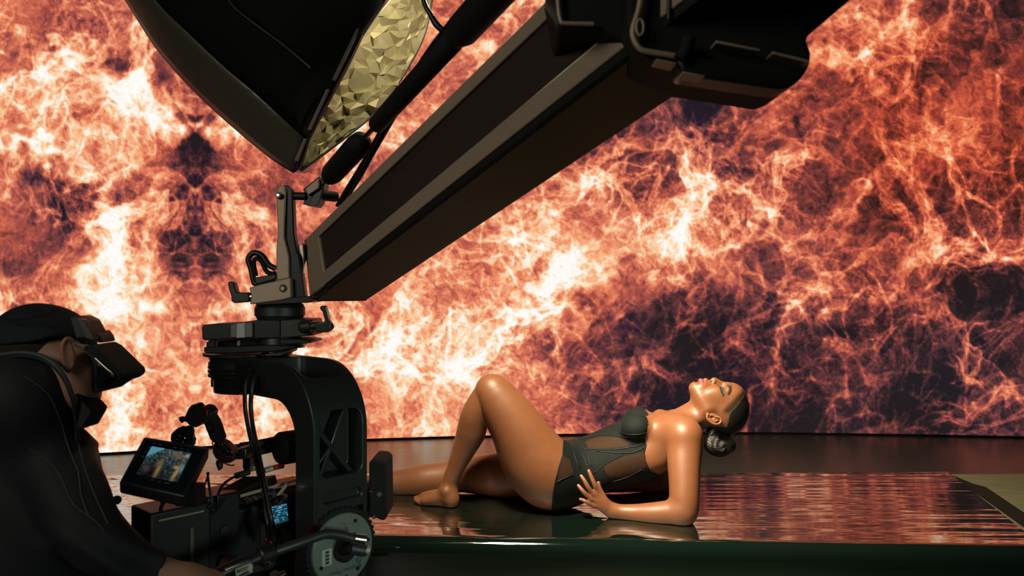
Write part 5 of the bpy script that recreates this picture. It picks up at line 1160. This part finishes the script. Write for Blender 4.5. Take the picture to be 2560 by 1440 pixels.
def pan_bar():
    t = thing('pan_bar', W(700, 1380, 1.6), 'bent black operating handlebar gripped by the operator, crossing in front of the pale disc', 'handlebar')
    P = [(500, 1462, 1.50), (560, 1430, 1.53), (650, 1392, 1.58), (730, 1364, 1.62), (780, 1346, 1.65), (812, 1336, 1.67), (845, 1337, 1.69), (884, 1346, 1.71)]
    MB().tube([W(*p) for p in P[2:]], .0105, 18, 8).build('bar', M['dark_metal'], t, smooth=1)
    MB().tube([W(*p) for p in P[:3]], .0150, 18, 6).build('grip', M['black_plastic'], t, smooth=1)
    MB().rev(W(646, 1394, 1.575), W(684, 1380, 1.60), [(0, .017), (.1, .020), (.9, .020), (1, .017)], 28).build('bar_clamp', M['black_metal'], t)
    MB().px([(650, 1400), (676, 1392), (680, 1424), (664, 1430), (655, 1420)], 1.575, .03).build('clamp_foot', M['black_metal'], t, bevel=.004)
    p = W(664, 1406, 1.565); MB().rev(p, p+Vector((0, .01, 0)), [(0, .002), (.4, .0045), (1, .005)], 14).build('clamp_screw', M['steel'], t)
    MB().rev(W(684, 1436, 1.58), W(700, 1448, 1.60), [(0, .010), (.5, .012), (1, .010)], 18).build('knob', M['dark_metal'], t)
    MB().cyl(W(694, 1440, 1.57), W(710, 1432, 1.59), .005).build('steel_tip', M['steel'], t)
    MB().rev(W(882, 1345, 1.71), W(913, 1350, 1.72), [(0, .0125), (.12, .0135), (.14, .0115), (.82, .0115), (.84, .0125), (1, .0125)], 24).build('connector', M['steel'], t, smooth=.5)
    MB().rev(W(878, 1371, 1.72), W(918, 1378, 1.73), [(0, .012), (.06, .0135), (.9, .0135), (1, .010)], 24).build('connector', M['dark_metal'], t, smooth=.5)
    MB().rev(W(917, 1375, 1.725), W(926, 1377, 1.725), [(0, .010), (1, .006)], 18).build('connector_tip', M['grey_metal'], t)
    MB().tube([W(858, 1380, 1.79), W(868, 1376, 1.75), (W(884, 1372, 1.72))], .012, 12, 4).build('connector_boot', M['rubber'], t, smooth=1)
    lb = MB().prism([W(587, 1424, 1.522), W(625, 1409, 1.545), W(631, 1414, 1.548), W(630, 1432, 1.548), W(592, 1448, 1.525)], (.0, .006, .0)).build('label_sticker', M['sticker'], t, bevel=.001)
    for a, b in (((592, 1428), (622, 1416)), ((593, 1432), (618, 1422)), ((597, 1442), (626, 1431)), ((600, 1440), (622, 1427))):
        MB().tube([W(a[0], a[1], 1.521), W(b[0], b[1], 1.540)], .0009, 6, 1).build('printed_line', M['ink'], lb, smooth=1)
    MB().tube([W(562, 1425, 1.515), W(600, 1410, 1.535), W(632, 1398, 1.555)], .0028, 8, 4).build('grip_highlight', M['steel'], t, smooth=1)  # steel strip added as the highlight along the grip
pan_bar()
o = MB().px([(540, 1418), (552, 1394), (580, 1408), (578, 1424), (556, 1432)], 1.72, .02).build('tape_tab', mat('orange_brown_tape', (.12, .022, .010), .6), None, bevel=.003); tag(o, 'small dull orange tape tab between the battery and the handlebar', 'tape')
for k, (x, y) in enumerate(((514, 1402), (529, 1402), (531, 1392))):
    pass

# ------------------------------------------------------------------ the operator
OD = 1.5
def oc(pts, k=.02, flat=None, mode='add'): return chain([(x, y, d, r) for x, y, d, r in pts], k, flat, 4, mode)
def oe(px, py, d, rx, rz, ry, k=.02, rot=0, mode='add'):
    c, s = math.cos(math.radians(rot)), math.sin(math.radians(rot)); u = d/FP
    return ('ell', tuple(W(px, py, d)), [(c, 0, s), (-s, 0, c), (0, 1, 0)], (rx*u, rz*u, ry*u), k, mode)
def operator():
    t = thing('person', W(60, 1440, 1.55)-UP*.74, 'camera operator in a dark jacket, cap and glasses leaning towards the small monitor', 'person')
    skin = mat('shaded_fair_skin', (.30, .155, .10), .5, 0, .4, sss=.1)
    # head, neck, inner torso, right arm and hand as one body
    head = [oe(98, 882, 1.52, 116, 112, 92, .02, -12), oe(150, 925, 1.52, 80, 84, 74, .03, -20), oe(196, 955, 1.52, 38, 52, 48, .03, -10), oe(212, 1000, 1.52, 20, 24, 26, .03), oe(190, 985, 1.5, 36, 42, 45, .03),
            oe(238, 905, 1.52, 14, 22, 12, .02, -20), oe(232, 990, 1.52, 7, 7, 16, .01), oe(230, 1004, 1.52, 6, 6, 14, .01), oe(190, 940, 1.49, 44, 60, 34, .05)]
    ear = [oe(172, 888, 1.445, 17, 42, 7, .008, 6), oc([(182, 850, 1.445, 4), (168, 845, 1.44, 5.5), (157, 862, 1.437, 6), (157, 890, 1.437, 6), (163, 915, 1.44, 6.5), (170, 928, 1.445, 6)], .004),
           oe(176, 880, 1.436, 7, 18, 8, .005, 10, 'sub'), oe(177, 905, 1.438, 5, 9, 6, .004, 0, 'sub'), oc([(172, 862, 1.435, 2.5), (168, 885, 1.434, 2.5), (172, 905, 1.434, 2)], .003, None, 'sub')]
    neck = [oc([(118, 950, 1.54, 70), (105, 1010, 1.56, 66), (90, 1090, 1.58, 75), (80, 1200, 1.58, 90), (80, 1300, 1.58, 100)], .04)]
    arm = [oc([(100, 1130, 1.55, 45), (170, 1240, 1.49, 42), (235, 1335, 1.44, 45), (310, 1392, 1.43, 38), (375, 1425, 1.44, 30), (405, 1432, 1.445, 29)], .03),
           oc([(400, 1432, 1.445, 29), (440, 1438, 1.45, 31), (475, 1446, 1.46, 36), (505, 1456, 1.475, 33)], .02)]
    kn = [((508, 1436, 1.485), (536, 1437, 1.50), (556, 1452, 1.51), (558, 1478, 1.52)), ((512, 1450, 1.47), (540, 1452, 1.48), (560, 1468, 1.49), (558, 1494, 1.505)), ((512, 1466, 1.455), (538, 1470, 1.462), (556, 1486, 1.475), (552, 1508, 1.49)), ((506, 1482, 1.45), (528, 1488, 1.452), (544, 1502, 1.465), (542, 1522, 1.48))]
    fing = [oc([(*a, r) for a, r in zip(f, (14, 12.5, 11.5, 10))], .008) for f in kn]+[oc([(470, 1440, 1.50, 18), (500, 1442, 1.54, 15), (530, 1458, 1.555, 13), (548, 1478, 1.55, 11)], .02)]
    lo, hi = (-1.18, 1.22, .55), (-.52, 1.86, 1.36)
    v = Vol(lo, hi, .0042); apply(v, head+neck+arm+fing+ear)
    V, Q, N = nets(v)
    link('body', surf_mesh('body', [(V, Q, N, None)]), skin, t)
    # jacket
    jm = mat('dark_navy_jacket', (.008, .012, .014), .72, 0, .35, bump=.7, bscale=7, bstretch=(1, 1, .6))
    j = Vol((-1.55, 1.15, .40), (-.58, 2.05, 1.28), .006)
    apply(j, [oe(50, 985, 1.51, 155, 140, 150, .03), oe(110, 1010, 1.51, 104, 140, 140, .03), oc([(20, 1030, 1.60, 120), (30, 1080, 1.60, 140), (40, 1170, 1.58, 165), (50, 1300, 1.56, 185), (70, 1440, 1.55, 200), (70, 1560, 1.55, 200)], .06),
              oc([(100, 960, 1.54, 70), (120, 1020, 1.54, 75), (130, 1100, 1.55, 85)], .05),
              oc([(120, 1110, 1.52, 78), (170, 1215, 1.46, 80), (222, 1322, 1.43, 76), (290, 1388, 1.42, 58), (350, 1420, 1.43, 44), (398, 1434, 1.442, 39)], .05),
              oc([(-60, 1110, 1.75, 90), (-90, 1250, 1.85, 90), (0, 1380, 1.90, 70), (120, 1420, 1.88, 50)], .05)])
    X, Y, Z = j.ax[0][:, None, None], j.ax[1][None, :, None], j.ax[2][None, None, :]
    # fold creases run round the sleeve and down the back
    cr = .0065*np.sin((X*.8+Z*1.2+Y*.3)*60+3*np.sin(Z*21)+2*np.sin(X*17))*np.clip((1.02-Z)*5, 0, 1)*np.clip(.55+.6*np.sin(X*9+Y*5), 0, 1)
    f = j.f+cr
    PX = 1280+X/Y*FP+0*Z; PY = 720-(Z-EYE)/Y*FP+0*X
    hl = np.interp(PX, [-90, 0, 60, 108, 143, 168, 184, 192, 215, 260], [900, 888, 880, 890, 916, 954, 1004, 1056, 1075, 1120])
    f = np.maximum(f, (hl-PY)*(1.45/FP)); cuff = W(399, 1434, 1.442); ax_ = (W(405, 1432, 1.445)-W(350, 1420, 1.43)).normalized()
    f = np.maximum(f, ((X-cuff.x)*ax_.x+(Y-cuff.y)*ax_.y+(Z-cuff.z)*ax_.z) * np.where(X > W(300, 0, 1.43).x, 1, 0)+np.where(X > W(300, 0, 1.43).x, 0, -.3))
    # open the neck so cheek and ear show
    j.f = f.astype(np.float32)
    jo = link('jacket', surf_mesh('jacket', [(*nets(j), None)]), jm, t)
    MB().px([(183, 985), (198, 997), (214, 1012), (229, 1028), (226, 1036), (204, 1074), (192, 1072), (184, 1040)], 1.445, .06).build('collar', jm, jo, bevel=.003, bseg=3)
    for dy, r in ((0, .0042), (9, .0032)):
        MB().tube([W(x, y+dy, d) for x, y, d in ((-30, 893, 1.44), (20, 884, 1.435), (65, 882, 1.43), (108, 892, 1.425), (143, 917, 1.42), (168, 955, 1.425), (184, 1005, 1.435), (192, 1060, 1.45), (194, 1100, 1.46))], r, 10, 6).build('hood_edge', mat('jacket_edge_binding', (.035, .05, .052), .6) if dy == 0 else jm, jo, smooth=1)
    MB().ball(W(292, 1250, 1.50), .009, 14).build('zip_toggle', jm, jo, smooth=1)
    from mathutils.bvhtree import BVHTree
    bm = bmesh.new(); bm.from_mesh(jo.data); bv = BVHTree.FromBMesh(bm); bm.free(); sm = mat('jacket_fold_line', (.030, .042, .046), .6); o0 = Vector((0, 0, EYE))
    for L in ([(192, 1085), (200, 1130), (216, 1185), (242, 1250), (270, 1310)], [(60, 940), (120, 985), (150, 1050), (172, 1120), (196, 1180)], [(70, 1120), (120, 1150), (150, 1190), (185, 1262), (235, 1300), (262, 1330)], [(196, 1180), (204, 1240), (222, 1290)]):
        P, _ = catmull([Vector((a, b, 0)) for a, b in L], .1, 8); Q = []
        for p in P:
            h = bv.ray_cast(o0, (W(p.x, p.y, 3)-o0).normalized())
            if h[0] is not None and (not Q or (h[0]-Q[-1]).length < .05): Q.append(h[0]+h[1]*.0006)
        if len(Q) > 4: MB().tube(Q, .0016, 6, 1).build('seam', sm, jo, smooth=1)  # paler tubes imitate light along the jacket's folds and seams
    hv = Vol((-1.18, 1.28, 1.10), (-.80, 1.76, 1.36), .0045); apply(hv, [oe(98, 882, 1.52, 116, 112, 92, .02, -12)]); hv.f = hv.f-.0018
    X, Y, Z = hv.ax[0][:, None, None], hv.ax[1][None, :, None], hv.ax[2][None, None, :]; PX = 1280+X/Y*FP+0*Z
    hv.f = np.maximum(hv.f, (PX-150)*(1.5/FP)).astype(np.float32); link('hair', surf_mesh('hair', [(*nets(hv), None)]), mat('cropped_dark_hair', (.02, .014, .012), .8, 0, .2), t)
    # trousers and shoes below the frame
    tr = MB(); fl = PZ*0
    for s, (x, y) in enumerate(((-1.03, 1.50), (-1.20, 1.72))):
        tr.tube([Vector((x-.02, y+.02, .80)), Vector((x, y, .5)), Vector((x+.01, y, .08))], [.12, .085, .065], 18, 6)
    tr.build('trousers', mat('dark_trousers', (.015, .016, .02), .8), t, smooth=1)
    for (x, y) in ((-1.03, 1.50), (-1.20, 1.72)): MB().tube([Vector((x-.02, y, .055)), Vector((x+.08, y, .045)), Vector((x+.18, y, .035))], [.05, .048, .03], 14, 5).build('shoe', M['rubber'], t, smooth=1)
    # cap
    cm = mat('dark_cap_twill', (.008, .014, .017), .8, 0, .3, bump=.3, bscale=60)
    c = Vol((-1.12, 1.28, 1.10), (-.70, 1.76, 1.36), .0045); apply(c, [oe(98, 876, 1.52, 126, 118, 101, .02, -12), oe(150, 850, 1.52, 70, 60, 88, .03, -25)])
    X, Y, Z = c.ax[0][:, None, None], c.ax[1][None, :, None], c.ax[2][None, None, :]
    PX = 1280+X/Y*FP+0*Z; PY = 720-(Z-EYE)/Y*FP+0*X
    low = np.interp(PX, [-80, 0, 60, 130, 150, 185, 215, 260], [860, 862, 858, 845, 840, 845, 872, 892])
    c.f = np.maximum(c.f, (PY-low)*(1.5/FP)).astype(np.float32)
    cap = link('cap', surf_mesh('cap', [(*nets(c), None)]), cm, t)
    n = 9; vs = []; fs = []
    top = [(206, 868), (222, 862), (240, 872), (262, 893), (284, 915), (300, 930), (304, 940), (300, 949), (288, 957), (270, 963), (255, 972), (243, 981), (235, 985), (234, 975), (236, 950), (232, 915), (222, 888)]
    vz = MB().px(top, 1.47, .10); vz.build('visor', cm, cap, bevel=.012, bseg=4)
    MB().tube([W(x, y, 1.43) for x, y in ((-20, 790), (40, 800), (100, 790), (150, 772))], .0012, 6, 5).build('seam', M['cable'], cap, smooth=1)
    cl = MB().px([(172, 792), (190, 789), (214, 800), (226, 822), (238, 845), (238, 852), (212, 846), (188, 848)], 1.405, .05).build('clip_light', M['black_plastic'], t, bevel=.003)
    MB().px([(190, 794), (210, 799), (235, 843), (236, 851), (214, 846)], 1.398, .012).build('clip_light_face', mat('grey_plastic_face', (.055, .055, .052), .35), cl, bevel=.0015)
    MB().px([(232, 829), (240, 828), (250, 842), (255, 856), (246, 858), (238, 850)], 1.42, .05).build('visor_clip', M['dark_metal'], t, bevel=.002)
    g = MB().tube([W(x, y, d) for x, y, d in ((186, 862, 1.43), (205, 872, 1.428), (232, 894, 1.43), (262, 922, 1.435), (280, 936, 1.44))], .0022, 8, 5).build('glasses', M['dark_metal'], t, smooth=1)
    MB().tube([W(x, y, d) for x, y, d in ((236, 897, 1.429), (262, 921, 1.432), (281, 936, 1.437), (279, 941, 1.439))], .0024, 8, 5).build('temple_trim', M['steel'], g, smooth=1)
    MB().px([(240, 900), (254, 912), (280, 938), (268, 950), (250, 962), (240, 974), (236, 950)], 1.455, .06).build('lens', M['glass_black'], g, bevel=.004)
operator()
